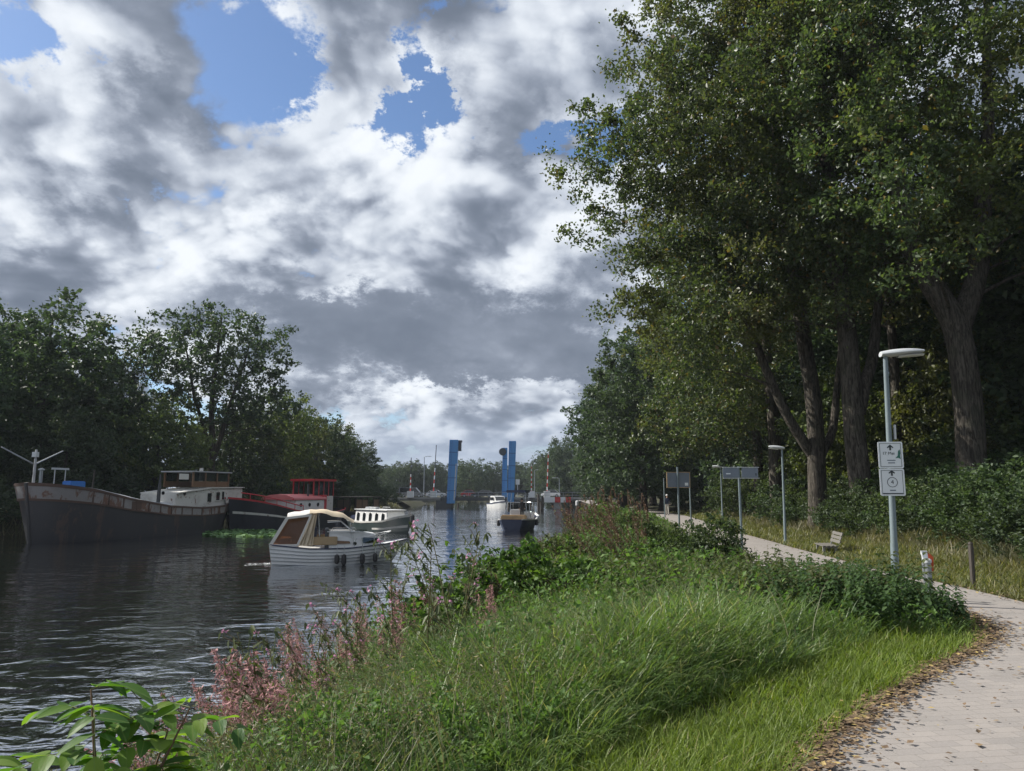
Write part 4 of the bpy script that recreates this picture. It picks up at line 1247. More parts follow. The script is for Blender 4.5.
t1, p1 = column(450.0, 458.6, 440.0, 447.0, 455.0, 503.5, 1.9, BY - 0.8)
a, b = Vector(p1[0][1]), Vector(p1[0][2])
bpart(MB().hexa([a.lerp(b, u) + Vector((dx_, dy_, 0)) for u in (0.05, 0.62) for dx_, dy_ in ((-0.26, -0.04), (-0.05, -0.04), (-0.05, 0.1), (-0.26, 0.1))]), 'guide_rail', M['lamp_grey'])
c = bp(458.8, 446); bpart(MB().box((c.x + 0.2, BY + 0.4, c.z), (0.55, 1.0, 1.9)).lathe([(0.4, -0.2), (0.4, 0.2)], (c.x + .25, BY + .4, c.z + .9), 12), 'winch', M['dark_steel'])
t2, p2 = column(509.0, 516.2, 441.3, 507.6, 514.0, 503.0, 1.7, BY - 0.8)
t3, p3 = column(502.2, 507.2, 445.7, 501.2, 507.0, 503.0, 1.7, BY + 6.6)
a, b = Vector(p2[0][1]), Vector(p2[0][2])
bpart(MB().hexa([a.lerp(b, u) + Vector((dx_, dy_, 0)) for u in (0.05, 0.97) for dx_, dy_ in ((-0.5, -0.04), (-0.3, -0.04), (-0.3, 0.1), (-0.5, 0.1))]), 'guide_rail', M['bridge_blue'])
c = bp(502.3, 450); bpart(MB().disc((c.x, BY + 6.5, c.z), 0.75, 'Y', 0.5), 'winch', M['dark_steel'])
c = bp(517.6, 482); bpart(MB().box((c.x, BY - 0.3, c.z), (0.75, 0.08, 1.0)).tube([(c.x, BY - .22, c.z - .4), (c.x, BY - .22, zt)], 0.06, 6), 'traffic_board', M['white_paint'])


paint('deep_blue', (0.03, 0.12, 0.30), 0.5, 0.2)
for pp in (p1, p2, p3):                                         # plate joints and a ladder on each tower
    a0, b0, c0, d0_ = [Vector(q) for q in pp[0]]
    for u in (.2, .4, .6, .8):
        l_, r_ = a0.lerp(d0_, u), b0.lerp(c0, u)
        bpart(MB().box((l_ + r_) / 2 + Vector((0, -.02, 0)), ((r_ - l_).length * .98, .06, .14)), 'plate_joint', M['deep_blue'])
    ld = MB(); q0, q1 = a0.lerp(b0, .22) + Vector((0, -.16, 0)), d0_.lerp(c0, .22) + Vector((0, -.16, 0))
    for dx_ in (-.17, .17): ld.tube([q0 + Vector((dx_, 0, 0)), q1 + Vector((dx_, 0, 0))], .03, 5)
    for k in range(24):
        m_ = q0.lerp(q1, (k + .5) / 24); ld.tube([m_ - Vector((.17, 0, 0)), m_ + Vector((.17, 0, 0))], .02, 4)
    bpart(ld, 'ladder', M['deep_blue'])


def barrier(px, base, top, y, label, dark_from=1.0):
    a, b = bp(px[0], base, y), bp(px[1], top, y)
    o = empty('bridge_barrier', (a.x, y, zt), 0, label, 'barrier', 'raised barriers at the bridge')
    def P(mb, n, mt): 
        q = mb.build(n, mt, o); q.matrix_parent_inverse = Matrix.Translation(-Vector(o.location)); return q
    P(MB().box((a.x, y, zt + 0.62), (1.25, 0.8, 1.24), taper=0.94), 'cabinet', M['white_paint'])
    L = b - a; n = 12
    for k in range(n):
        p0, p1_ = a + L * (k / n), a + L * ((k + 1) / n)
        r = 0.13 * (1 - 0.5 * k / n)
        mt = M['dark_steel'] if k / n >= dark_from else (M['red_paint'] if k % 2 == 0 else M['white_paint'])
        P(MB().tube([p0, p1_ - L * 0.001], [r, r * 0.97], 6), 'stripe', mt)
    return o


barrier((410.4, 411.3), 491, 457.5, BY - 0.6, 'raised striped barrier farthest left on the bridge approach', 0.5)
barrier((433.6, 436.4), 491, 445, BY + 0.6, 'tall raised striped barrier just left of the single blue tower', 0.5)
barrier((531.4, 531.6), 493, 464, BY - 0.6, 'shorter raised striped barrier right of the twin towers')
barrier((547.0, 548.4), 494, 451, BY + 0.6, 'tall raised striped barrier at the right end of the bridge')


def mast_lamp(px, top, y, arm, label, name='street_lamp', group='street lamps by the bridge'):
    a = bp(px, top, y); g = max(zt, 0)
    o = empty(name, (a.x, y, g), 0, label, 'street lamp', group)
    MB().tube([(0, 0, 0), (0, 0, a.z - g - 0.1), (arm * .2, 0, a.z - g), (arm, 0, a.z - g + 0.05)], [0.10, 0.07, 0.06, 0.05], 6).build('pole', M['galvanised'], o, True)
    MB().box((arm * 1.25, 0, a.z - g + 0.04), (abs(arm) * 0.7, 0.25, 0.12)).build('lamp_head', M['lamp_grey'], o)


mast_lamp(424.4, 456.5, BY + 10, 0.9, 'street lamp rising between the two left barriers')
mast_lamp(559.2, 478, BY + 10, -0.9, 'short street lamp right of the tall right barrier')
mast_lamp(534.5, 470, BY + 8, 0.5, 'thin street lamp beside the shorter right barrier')
# red and white boards and fender piles right of the navigation opening
brd = empty('warning_board', (bp(553, 500).x, BY - 0.45, zt - 1.0), 0, 'white board with red squares along the right bridge edge', 'board')
for a, b, mt in ((541, 550.6, 'white_paint'), (550.8, 555.6, 'red_paint'), (555.8, 560.4, 'white_paint'), (560.6, 565, 'red_paint')):
    xa, xb = bp(a, 0).x, bp(b, 0).x
    q = MB().box(((xa + xb) / 2, BY - 0.45, (bp(0, 497).z + bp(0, 502.4).z) / 2), (xb - xa, 0.12, bp(0, 497).z - bp(0, 502.4).z)).build('panel', M[mt], brd)
    q.matrix_parent_inverse = Matrix.Translation(-Vector(brd.location))
for k, (px, top, y, r) in enumerate(((538.5, 494, 128, .22), (542.5, 497, 128, .22), (541, 502, 127, .2), (497, 503, 139, .2), (458, 503, 140, .2))):
    q = at_y(px, top, y)
    MB().tube([(0, 0, -1.2), (0, 0, q.z - WATER_Z)], [r, r * .9], 8).build('mooring_pile', M['wet_wood'], None, True)
    pl = bpy.context.scene.objects[-1] if False else col.objects[-1]
    pl.location = (q.x, y, WATER_Z)
    tag(pl, ['tall dark mooring pile right of the twin blue towers', 'second dark pile next to the tall one at the bridge opening', 'short dark pile between the two taller piles',
             'dark pile in the shadow under the twin towers', 'dark pile right beside the foot of the single blue tower'][k], 'pile', 'mooring piles at the bridge')
q = at(577.4, 520.6, WATER_Z)
mk = empty('channel_marker', (q.x, q.y, WATER_Z), 0, 'dark marker post with a white top standing in the water by the right bank', 'marker post')
MB().tube([(0, 0, -1), (0, 0, 1.65)], .13, 8).build('post', M['wet_wood'], mk, True)
MB().lathe([(.17, 0), (.17, .42), (.06, .5)], (0, 0, 1.6), 10).build('cap', M['white_paint'], mk, True)


# ------------------------------------------------------------------ cars
def car_paint(name, c): paint(name, c, 0.25, 0.12, (0.08, 0.08, 0.08), 1.0, spec=0.6)
car_paint('car_black', (0.012, 0.013, 0.016)); car_paint('car_grey', (0.13, 0.14, 0.15)); car_paint('car_silver', (0.42, 0.43, 0.44)); car_paint('car_white', (0.70, 0.70, 0.70)); car_paint('car_red', (0.42, 0.03, 0.03))


def make_car(loc, rz, L, Wd, Hh, mat, label, van=False):
    o = empty('car', loc, rz, label, 'car', 'cars on the bridge road')
    hx, w = L / 2, Wd / 2
    zs = 0.28
    body = [(-hx, zs), (-hx, .62), (-hx + .08, .85), (-hx * .55, .93), (hx * .42, .92), (hx - .25, .78), (hx, .62), (hx, zs)]
    MB().prism(body, lambda u, v: (u, -w, v), lambda u, v: (u, w, v)).build('body', mat, o, True, 0.06)
    if van: cab = [(-hx + .06, .84), (-hx + .12, Hh), (hx * .35, Hh), (hx * .72, .86)]
    else: cab = [(-hx + .25, .86), (-hx * .52, Hh - .04), (-.1, Hh), (hx * .18, Hh - .06), (hx * .58, .86)]
    MB().prism(cab, lambda u, v: (u, -w * (.96 if v < 1 else .78), v), lambda u, v: (u, w * (.96 if v < 1 else .78), v)).build('cabin', mat, o, True, 0.04)
    cg = [(u * .93, .90 + (v - .86) * .88) for u, v in cab]
    n = len(cg)
    for sgn in (-1, 1):
        side = lambda u, v, e=0.0: (u, sgn * (w * (.96 - (.18 * (v - .86) / (Hh - .86))) + e), v)
        MB().prism(cg, lambda u, v: side(u, v, -.05), lambda u, v: side(u, v, .012)).build('side_window', M['dark_glass'], o)
    (u0, v0), (u1, v1) = cab[-1], cab[-2]
    MB().hexa([(u0 - .06, -w * .8, v0 + .05), (u0 + .03, -w * .8, v0 + .06), (u0 + .03, w * .8, v0 + .06), (u0 - .06, w * .8, v0 + .05), (u1 - .03, -w * .68, v1 - .06), (u1 + .04, -w * .68, v1 - .04), (u1 + .04, w * .68, v1 - .04), (u1 - .03, w * .68, v1 - .06)]).build('windscreen', M['dark_glass'], o)
    for sx in (-.62, .64):
        for sy in (-1, 1):
            wh = MB().disc((sx * hx, sy * (w - .1), .32), .32, 'Y', .22, 18).build('wheel', M['black_rubber'], o, True)
            MB().disc((sx * hx, sy * (w + .012), .32), .20, 'Y', .03, 14).build('rim', M['galvanised'], wh, True)
    for sy in (-.62, .62):
        MB().box((hx - .02, sy * w, .64), (.1, .3, .14)).build('headlight', M['lamp_lens'], o, False, .02)
        MB().box((-hx + .02, sy * w, .70), (.1, .26, .16)).build('tail_light', M['red_paint'], o, False, .02)
    return o


def put_car(px0, px1, y, mat, label, rz=0.0, van=False, Hh=1.5):
    a, b = bp(px0, 495, y), bp(px1, 495, y)
    L = max(3.6, min(5.0, b.x - a.x))
    make_car(((a.x + b.x) / 2, y, zt + 0.002), rz, L, 1.78, Hh, M[mat], label, van)


put_car(399, 424, BY + 6.2, 'car_grey', 'dark grey van waiting behind the farthest left barrier', 0, True, 1.95)
put_car(426, 446, BY + 6.2, 'car_silver', 'silver car waiting beside the single blue tower')
put_car(471, 494, BY + 2.6, 'car_black', 'black car crossing the middle of the bridge', math.pi)
put_car(461, 480, BY + 6.4, 'car_red', 'red car half hidden behind the black car on the bridge')
put_car(541, 560, BY + 4.0, 'car_white', 'white car at the right end of the bridge', math.pi)


# ================================================================== boats
def interp(t, pts): a = np.array(pts, float); return float(np.interp(t, a[:, 0], a[:, 1]))


class Hull:
    """Ship form: x forward, y to port, z up from the waterline. t = 0 stern, 1 bow."""
    def __init__(s, L, beam, sheer, plan, rake=0.1, stern_rake=0.02, tumble=0.92, depth=0.5, wl=None):
        s.L, s.B, s.sheer_p, s.plan_p, s.rake, s.sr, s.tum, s.depth, s.wl = L, beam, sheer, plan, rake, stern_rake, tumble, depth, wl
    def sheer(s, t): return interp(t, s.sheer_p)
    def half(s, t): return s.B / 2 * interp(t, s.plan_p)
    def pt(s, t, f, side):
        """f: 0 keel line below water, 1 the sheer."""
        zs = s.sheer(t); z = -s.depth + (zs + s.depth) * f
        hb = s.half(t)
        wlf = 1.0 if s.wl is None else interp(t, s.wl)
        k = (z + s.depth) / (zs + s.depth)
        w = hb * (wlf + (1 - wlf) * k ** 1.3) * (s.tum + (1 - s.tum) * min(1, k * 1.6))
        if k < 0.12: w *= 0.9
        xr = s.rake * max(0, (t - 0.55) / 0.45) ** 1.5 * (z / max(zs, .1)) - s.sr * max(0, (0.3 - t) / 0.3) * (z / max(zs, .1))
        return Vector((-s.L / 2 + s.L * t + xr * s.L * 0.5, side * w, z))
    def skin(s, f0=0.0, f1=1.0, n=36, m=8, off=0.0):
        mb = MB(); rows = []
        for i in range(n + 1):
            t = i / n
            up = [s.pt(t, f1 + (f0 - f1) * j / m, 1) + Vector((0, off, 0)) for j in range(m + 1)]
            dn = [s.pt(t, f0 + (f1 - f0) * j / m, -1) - Vector((0, off, 0)) for j in range(m + 1)]
            rows.append(up + dn)
        mb.loft(rows); k = len(rows[0])
        mb.add(rows[0], [tuple(range(k))])                       # transom
        return mb
    def band(s, f0, f1, off, n=36, t0=0.0, t1=1.0):
        """Raised strip along both sides."""
        mb = MB()
        for side in (1, -1):
            rows = []
            for i in range(n + 1):
                t = t0 + (t1 - t0) * i / n
                a, b = s.pt(t, f0, side), s.pt(t, f1, side); o_ = Vector((0, side * off, 0))
                rows.append([a - o_, a + o_, b + o_, b - o_])
            mb.loft(rows, close=True, cap=True)
        return mb
    def deck(s, f=0.86, n=30, t0=0.01, t1=0.985):
        rows = []
        for i in range(n + 1):
            t = t0 + (t1 - t0) * i / n
            a, b = s.pt(t, f, 1), s.pt(t, f, -1); c = (a + b) / 2 + Vector((0, 0, 0.03))
            rows.append([a * 0.995 + b * .005, c, b * .995 + a * .005])
        return MB().loft(rows)
    def gunwale(s, r, f=1.0, n=40):
        mb = MB()
        for side in (1, -1): mb.tube([s.pt(i / n, f, side) for i in range(n + 1)], r, 6)
        return mb


def boat_pt(o, px, py, ylat=0.0):
    """Local (x, z) of the pixel on the boat's own fore and aft plane, ylat metres to port."""
    h = Vector((math.cos(o.rotation_euler.z), math.sin(o.rotation_euler.z), 0)); p = Vector((-h.y, h.x, 0))
    org = Vector(o.location) + p * ylat
    d = at_y(px, py, 10.0) - Vector((0, 0, CAM_Z))
    c0 = Vector((0, 0, CAM_Z))
    t = (org - c0).dot(p) / d.dot(p)
    q = c0 + d * t
    return (q - org).dot(h), q.z - o.location.z


# ---- materials for boats
paint('barge_black', (0.020, 0.020, 0.023), 0.6, 0.5, (0.05, 0.04, 0.036), 0.5, wear=0.35, wear_c=(0.060, 0.040, 0.033), streak=0.35)
paint('barge_worn', (0.27, 0.255, 0.25), 0.7, 0.6, (0.13, 0.095, 0.080), 0.7, wear=0.45, wear_c=(0.16, 0.085, 0.058), streak=0.5)
paint('barge_rust', (0.10, 0.060, 0.044), 0.8, 0.5, (0.05, 0.035, 0.03), 1.0)
paint('old_tarp', (0.42, 0.43, 0.44), 0.75, 0.5, (0.22, 0.22, 0.21), 0.8)
paint('chalky_white', (0.62, 0.61, 0.57), 0.7, 0.5, (0.30, 0.27, 0.23), 1.0, wear=0.25, wear_c=(0.22, 0.14, 0.10))
paint('varnish_wood', (0.16, 0.085, 0.04), 0.45, 0.3, scale=2.0)
paint('blue_plastic', (0.03, 0.17, 0.52), 0.5, 0.2)
paint('navy_hull', (0.008, 0.010, 0.018), 0.35, 0.25, (0.05, 0.045, 0.04), 0.8)
paint('green_hull', (0.014, 0.030, 0.028), 0.35, 0.25, (0.05, 0.05, 0.04), 0.8)
paint('boat_red', (0.50, 0.035, 0.045), 0.45, 0.3, (0.12, 0.03, 0.03), 1.2)
paint('red_roof', (0.60, 0.17, 0.17), 0.55, 0.4, (0.45, 0.38, 0.36), 0.9)
paint('gelcoat', (0.74, 0.74, 0.73), 0.28, 0.22, (0.42, 0.40, 0.36), 1.5)
paint('cream_canvas', (0.60, 0.50, 0.36), 0.85, 0.3, (0.36, 0.28, 0.19), 2.5)
paint('pale_canvas', (0.68, 0.66, 0.62), 0.85, 0.3, (0.40, 0.37, 0.33), 2.5)
paint('navy_stripe', (0.025, 0.035, 0.075), 0.4, 0.2)
paint('cushion_tan', (0.42, 0.30, 0.17), 0.8, 0.3)
paint('chrome', (0.60, 0.61, 0.62), 0.2, 0.1, metal=0.9)
m, nt, o = new_mat('vinyl_window')
gp = principled(nt, None, (0.16, 0.075, 0.03), 0.12, 0, 0.6)
tr = nt.nodes.new('ShaderNodeBsdfTransparent'); tr.inputs[0].default_value = (0.62, 0.42, 0.28, 1)
mx = nt.nodes.new('ShaderNodeMixShader'); mx.inputs[0].default_value = 0.45
nt.links.new(gp.outputs[0], mx.inputs[1]); nt.links.new(tr.outputs[0], mx.inputs[2]); nt.links.new(mx.outputs[0], o.inputs['Surface'])


def boat_root(name, bow, stern, label, cat='boat'):
    """bow and stern are (x, y) of the centre line at the waterline."""
    a, b = Vector((*stern, 0)), Vector((*bow, 0)); d = b - a
    o = empty(name, ((a + b) / 2)[:2] + (WATER_Z,), math.atan2(d.y, d.x), label, cat)
    bpy.context.view_layer.update()
    return o, d.length


def frame_box(o, nm, x0, x1, y0, y1, z0, z1, mat, bevel=0.03, taper=1.0, parent=None):
    return MB().box(((x0 + x1) / 2, (y0 + y1) / 2, (z0 + z1) / 2), (abs(x1 - x0), abs(y1 - y0), abs(z1 - z0)), taper=taper).build(nm, mat, parent or o, False, bevel)


# ---- the rusty barge: bow towards the picture edge
sb, ss = at(31, 543.5, WATER_Z), at(233, 529.5, WATER_Z)
dv = (sb - ss).normalized(); nv = Vector((dv.y, -dv.x, 0))                        # to starboard, away from us
side = Vector((-dv.y, dv.x, 0)); away = -side if side.dot(Vector((0, 0, 0)) - ss) > 0 else side
c_off = away * 1.9
barge, BL = boat_root('barge', (sb.x, sb.y), ((ss + c_off * .8).x, (ss + c_off * .8).y), 'large weathered black and rust barge with a white aft cabin, moored at the left', 'barge')
near = 1 if (Vector((-math.sin(barge.rotation_euler.z), math.cos(barge.rotation_euler.z), 0))).dot(-Vector(barge.location)) > 0 else -1
bh = Hull(BL * 1.01, 4.7, [(0, 2.30), (.12, 2.0), (.3, 1.88), (.5, 2.08), (.7, 2.6), (.86, 3.2), (1, 3.55)],
          [(0, .30), (.05, .62), (.14, .90), (.25, 1), (.74, 1), (.86, .97), (.93, .87), (.97, .66), (.99, .38), (1, .06)], 0.07, 0.03, 0.93, 0.8,
          [(0, .45), (.1, .8), (.25, 1), (.75, 1), (.9, .78), (1, .4)])
bh.skin(0, 0.78, 48, 8).build('hull', M['barge_black'], barge, True)
bh.band(0.775, 0.965, 0.035, 60).build('bulwark', M['barge_worn'], barge, True)
bh.band(0.76, 0.79, 0.075, 60).build('rubbing_strake', M['barge_rust'], barge, True)
bh.band(0.955, 1.0, 0.07, 60).build('rail', M['barge_rust'], barge, True)
bh.deck(0.80).build('deck', M['barge_rust'], barge)
MB().tube([bh.pt(1, f_, 1) * Vector((1, 0, 1)) if False else Vector((bh.pt(1, f_, 1).x - .02, 0, bh.pt(1, f_, 1).z)) for f_ in (0, .25, .5, .75, 1.0)], .13, 8).build('stem_post', M['barge_black'], barge, True)
for k in range(13):                                             # bulwark stays and a darker plate
    t = 0.12 + 0.062 * k
    for s_ in (1, -1):
        a, b = bh.pt(t, .79, s_), bh.pt(t, .96, s_)
        MB().box(((a + b) / 2 + Vector((0, s_ * .05, 0))), (0.07, 0.05, (b - a).length)).build('stay', M['barge_rust'], barge)
a, b = bh.pt(.655, .80, near), bh.pt(.70, .955, near)
MB().box(((a + b) / 2 + Vector((0, near * .045, 0))), (abs(b.x - a.x), .03, abs(b.z - a.z) - .1), 0).build('patch_plate', M['barge_rust'], barge)


def bloc(px, py, ylat=0.0): return boat_pt(barge, px, py, ylat)


yn = near * 1.35
x0, z0 = bloc(84, 486.5); x1, z1 = bloc(200, 503, yn)
rows = []                                                       # long arched hatch cover under a grey sheet
for i in range(15):
    u = i / 14; xx_ = x0 + (x1 - x0) * u
    zb_ = bh.sheer(0.5 + xx_ / bh.L) - 0.28; top = zb_ + 0.62 + 0.06 * math.sin(u * 9)
    rows.append([(xx_, 1.5 * math.cos(w_), zb_ + (top - zb_) * (math.sin(w_) ** 0.55 if 0 < w_ < math.pi else 0)) for w_ in np.linspace(0, math.pi, 11)])
MB().loft(rows, cap=True).build('hatch_cover', M['old_tarp'], barge, True)
xb_, _ = bloc(118, 500)
for k in range(3):
    xa, za = bloc(166 + 10.5 * k, 507.3, near * 1.62)
    MB().box((xa, near * 1.62, za), (0.75, .06, .36)).build('side_hatch', M['chalky_white'], barge, False, .02)
cx0, _ = bloc(158, 495); cx1, _ = bloc(226, 495)
dk = bh.sheer(0.5 + cx1 / bh.L) - 0.45
zc_top = bloc(185, 488.5, near * 1.4)[1]
cab = [(cx0, dk), (cx0, zc_top - .38), (cx0 * .5 + cx1 * .5, zc_top), (cx1, zc_top + .05), (cx1, dk)]
MB().prism(cab, lambda u, v: (u, -1.55, v), lambda u, v: (u, 1.55, v)).build('cabin', M['chalky_white'], barge, False, .05)
MB().prism([(cx0 - .1, zc_top - .37), (cx0 * .5 + cx1 * .5, zc_top + .02), (cx1 - .1, zc_top + .07), (cx1 - .1, zc_top + .15), (cx0 * .5 + cx1 * .5, zc_top + .10), (cx0 - .1, zc_top - .29)], lambda u, v: (u, -1.66, v), lambda u, v: (u, 1.66, v)).build('cabin_roof', M['chalky_white'], barge)
for px, py, w_, h_ in ((209, 497.5, .52, .66), (217.5, 496.3, .46, .62), (222.6, 495.6, .3, .62)):
    xa, za = bloc(px, py, near * 1.56)
    wn_ = MB().box((xa, near * 1.57, za), (w_, .05, h_)).build('window', M['dark_glass'], barge)
    f_ = MB()
    for sx in (-1, 1): f_.box((xa + sx * (w_ / 2 + .03), near * 1.58, za), (.06, .07, h_ + .12))
    for sz in (-1, 1): f_.box((xa, near * 1.58, za + sz * (h_ / 2 + .03)), (w_, .07, .06))
    f_.build('frame', M['chalky_white'], wn_)
for px, py in ((163, 493), (184.5, 493.2)):
    xa, za = bloc(px, py, near * 1.56)
    MB().disc((xa, near * 1.57, za), .13, 'Y', .06, 14).build('porthole', M['dark_glass'], barge)
wx0, wz1 = bloc(193, 472.0, near * 1.2); wx1, _ = bloc(228, 472.5, near * 1.2); wz0 = zc_top + .12
for xx_ in (wx0, wx0 * .67 + wx1 * .33, wx0 * .34 + wx1 * .66, wx1):
    for yy_ in (-1.25, 1.25): MB().box((xx_, yy_, (wz0 + wz1) / 2), (.12, .12, wz1 - wz0)).build('wheelhouse_post', M['varnish_wood'], barge)
MB().box(((wx0 + wx1) / 2, 0, wz1 + .04), (abs(wx1 - wx0) + .5, 2.9, .10)).build('wheelhouse_roof', M['old_tarp'], barge, False, .02)
for yy_ in (-1.25, 1.25): MB().box(((wx0 + wx1) / 2, yy_, wz0 + .22), (abs(wx1 - wx0) - .13, .06, .44)).build('wheelhouse_panel', M['varnish_wood'], barge)
for k in range(3):
    a_, b_ = wx0 + (wx1 - wx0) * k / 3, wx0 + (wx1 - wx0) * (k + 1) / 3
    for yy_ in (-1.25, 1.25): MB().box(((a_ + b_) / 2, yy_, (wz0 + .46 + wz1) / 2), (abs(b_ - a_) - .14, .02, wz1 - wz0 - .48)).build('wheelhouse_window', M['clear_glass'], barge)
xa, za = bloc(184, 476.6, near * 1.28); MB().box((xa, near * 1.29, za), (1.0, .04, .42)).build('notice_board', M['pale_canvas'], barge)
xa, za = bloc(201.5, 468, near * .9); MB().tube([(xa, near * .9, zc_top), (xa, near * .9, za)], .14, 10).build('funnel', M['chalky_white'], barge, True)
xa, za = bloc(159, 487, near * .9); MB().tube([(xa, near * .9, dk), (xa - .05, near * .9, za), (xa - .08, near * .9, za + .9)], [.13, .12, .05], 8).build('vent_pipe', M['dark_steel'], barge, True)
xa, za = bloc(33.3, 482); xt, ztp = bloc(36.5, 449.5)
mst = MB().tube([(xa, 0, za - 1.0), (xt, 0, ztp)], [.085, .06], 8).build('mast', M['old_tarp'], barge, True)
for p_, q_ in (((32.5, 463.5), (1.5, 447)), ((36.5, 463.5), (63, 451))):
    xa, za = bloc(*p_); xb_, zb_ = bloc(*q_); MB().tube([(xa, 0, za), (xb_, 0, zb_)], [.05, .035], 6).build('boom', M['galvanised'], mst, True)
xa, za = bloc(35.5, 454.5); MB().box((xa, 0, za), (.22, .3, .3)).build('mast_lamp', M['lamp_lens'], mst)
xa, zt2 = bh.L * .40, bloc(30, 469, 0)[1]; MB().tube([(xa, -near * 1.5, 2.6), (xa, -near * 1.5, zt2)], .10, 8).lathe([(.2, 0), (.18, .08), (.05, .14)], (xa, -near * 1.5, zt2), 10).build('stove_pipe', M['galvanised'], barge, True)
xa, za = bloc(60.5, 468.8, near * -.5); MB().box((xa, near * -.5, za), (1.3, .05, .12)).tube([(xa - .4, near * -.5, za), (xa - .4, near * -.5, za - 1.1)], .03, 6).tube([(xa + .4, near * -.5, za), (xa + .4, near * -.5, za - 1.2)], .03, 6).build('hand_rail', M['lamp_grey'], barge)
xa, za = bloc(92, 487, 0); _, zt2 = bloc(94, 470, 0); MB().tube([(xa, 0, za - .5), (xa - .1, 0, zt2)], .05, 6).build('jackstaff', M['wet_wood'], barge, True)
bx0, bz0 = bloc(66, 489.5, near * .9); bx1, bz1 = bloc(81.5, 482.8, near * .9)
bx = MB().box(((bx0 + bx1) / 2, near * .9, (bz0 + bz1) / 2 - .15), (abs(bx1 - bx0), .7, bz1 - bz0 + .5)).build('storage_box', M['blue_plastic'], None, False, .05)
bx.matrix_world = Matrix.Translation(barge.location) @ Matrix.Rotation(barge.rotation_euler.z, 4, 'Z')
tag(bx, 'bright blue box standing on the barge foredeck', 'box')

# ---- the red and navy houseboat
sa, sz_ = at(241, 530.5, WATER_Z), at(352, 523.0, WATER_Z)
dv = (sa - sz_).normalized(); away = Vector((-dv.y, dv.x, 0)); away = -away if away.dot(-sz_) > 0 else away
red, RL = boat_root('houseboat', ((sa + away * 1.2).x, (sa + away * 1.2).y), ((sz_ + away * 1.8).x, (sz_ + away * 1.8).y), 'navy houseboat with red rails, red roofs and a glazed wheelhouse behind the white cruiser', 'houseboat')
rn = 1 if (Vector((-math.sin(red.rotation_euler.z), math.cos(red.rotation_euler.z), 0))).dot(-Vector(red.location)) > 0 else -1
rh = Hull(RL, 4.0, [(0, 1.5), (.3, 1.1), (.6, 1.45), (.85, 2.2), (1, 2.6)], [(0, .4), (.08, .8), (.2, 1), (.78, 1), (.9, .82), (.97, .48), (1, .08)], .06, .03, .94, .6, [(0, .5), (.2, 1), (.8, 1), (1, .4)])
rh.skin(0, .97, 40, 8).build('hull', M['navy_hull'], red, True)
Hull.band(rh, .60, .66, .03, 36, .45, .99).build('white_stripe', M['chalky_white'], red, True)
rh.band(.955, 1.0, .06).build('red_gunwale', M['boat_red'], red, True)
rh.deck(.86).build('deck', M['barge_rust'], red)
def rloc(px, py, yl=0.0): return boat_pt(red, px, py, yl)
rl = MB()                                                       # red hand rail round the foredeck
for s_ in (1, -1):
    P = [rh.pt(t, 1.0, s_) * 1.0 + Vector((0, 0, .42)) for t in np.linspace(.55, .97, 12)]
    rl.tube(P, .05, 6)
    for p_ in P[::2]: rl.tube([p_, p_ - Vector((0, 0, .45))], .03, 5)
rl.build('hand_rail', M['boat_red'], red)
x0, _ = rloc(292, 505, rn * 1.3); x1, _ = rloc(321, 505, rn * 1.3); zd = 1.0
_, zr = rloc(304, 499.5, rn * 1.3)
MB().box(((x0 + x1) / 2, 0, (zd + zr) / 2), (abs(x1 - x0), 3.3, zr - zd)).build('cabin', M['gelcoat'], red, False, .04)
MB().prism([(-1.75, 0), (-1.7, .16), (-.9, .40), (0, .48), (.9, .40), (1.7, .16), (1.75, 0)], lambda u, v: (x0 + .3, u, zr + v), lambda u, v: (x1 - .3, u, zr + v)).build('cabin_roof', M['red_roof'], red, True)
MB().box(((x0 + x1) / 2, rn * 1.62, zr + .02), (abs(x1 - x0) + .62, .14, .16)).build('roof_edge', M['boat_red'], red)
for k in range(3):
    xx_ = x0 + (x1 - x0) * (k + .6) / 3.4
    MB().disc((xx_, rn * 1.66, (zd + zr) / 2 + .2), .17, 'Y', .06, 14).build('porthole', M['dark_glass'], red)
xx_ = x1 + (-.35 if x1 < x0 else .35)
MB().box((xx_, rn * 1.2, (zd + zr) / 2 + .15), (.6, .6, zr - zd + .5)).build('door_hood', M['boat_red'], red, False, .04)
w0, wt_ = rloc(313, 481, rn * 1.0); w1, _ = rloc(332.5, 481, rn * 1.0); _, wb = rloc(317, 496.5, rn * 1.0)
MB().box(((w0 + w1) / 2, 0, (wb + zd) / 2 - .1), (abs(w1 - w0), 2.3, wb - zd + .3)).build('wheelhouse_base', M['chalky_white'], red, False, .03)
nwin = 4
for k in range(nwin + 1):
    for yy_ in (-1.1, 1.1): MB().box((w0 + (w1 - w0) * k / nwin, yy_, (wb + wt_) / 2), (.09, .09, wt_ - wb)).build('wheelhouse_post', M['boat_red'], red)
for k in range(nwin):
    a_, b_ = w0 + (w1 - w0) * k / nwin, w0 + (w1 - w0) * (k + 1) / nwin
    for yy_ in (-1.1, 1.1): MB().box(((a_ + b_) / 2, yy_, (wb + wt_) / 2), (abs(b_ - a_) - .1, .03, wt_ - wb - .04)).build('wheelhouse_window', M['clear_glass'], red)
MB().box(((w0 + w1) / 2, 0, wt_ + .09), (abs(w1 - w0) + .45, 2.7, .2)).build('wheelhouse_roof', M['boat_red'], red, False, .05)
xa, za = rloc(308, 494, rn * 1.2); MB().tube([(xa, rn * 1.2, za - 1), (xa, rn * 1.2, za + .9)], .09, 8).build('chimney', M['dark_steel'], red, True)
mb = MB()                                                       # pot plants on the foredeck are little leafy tubs
tp = empty('planter', (0, 0, 0), 0, 'tub with a pale plant on the red railed foredeck', 'planter')
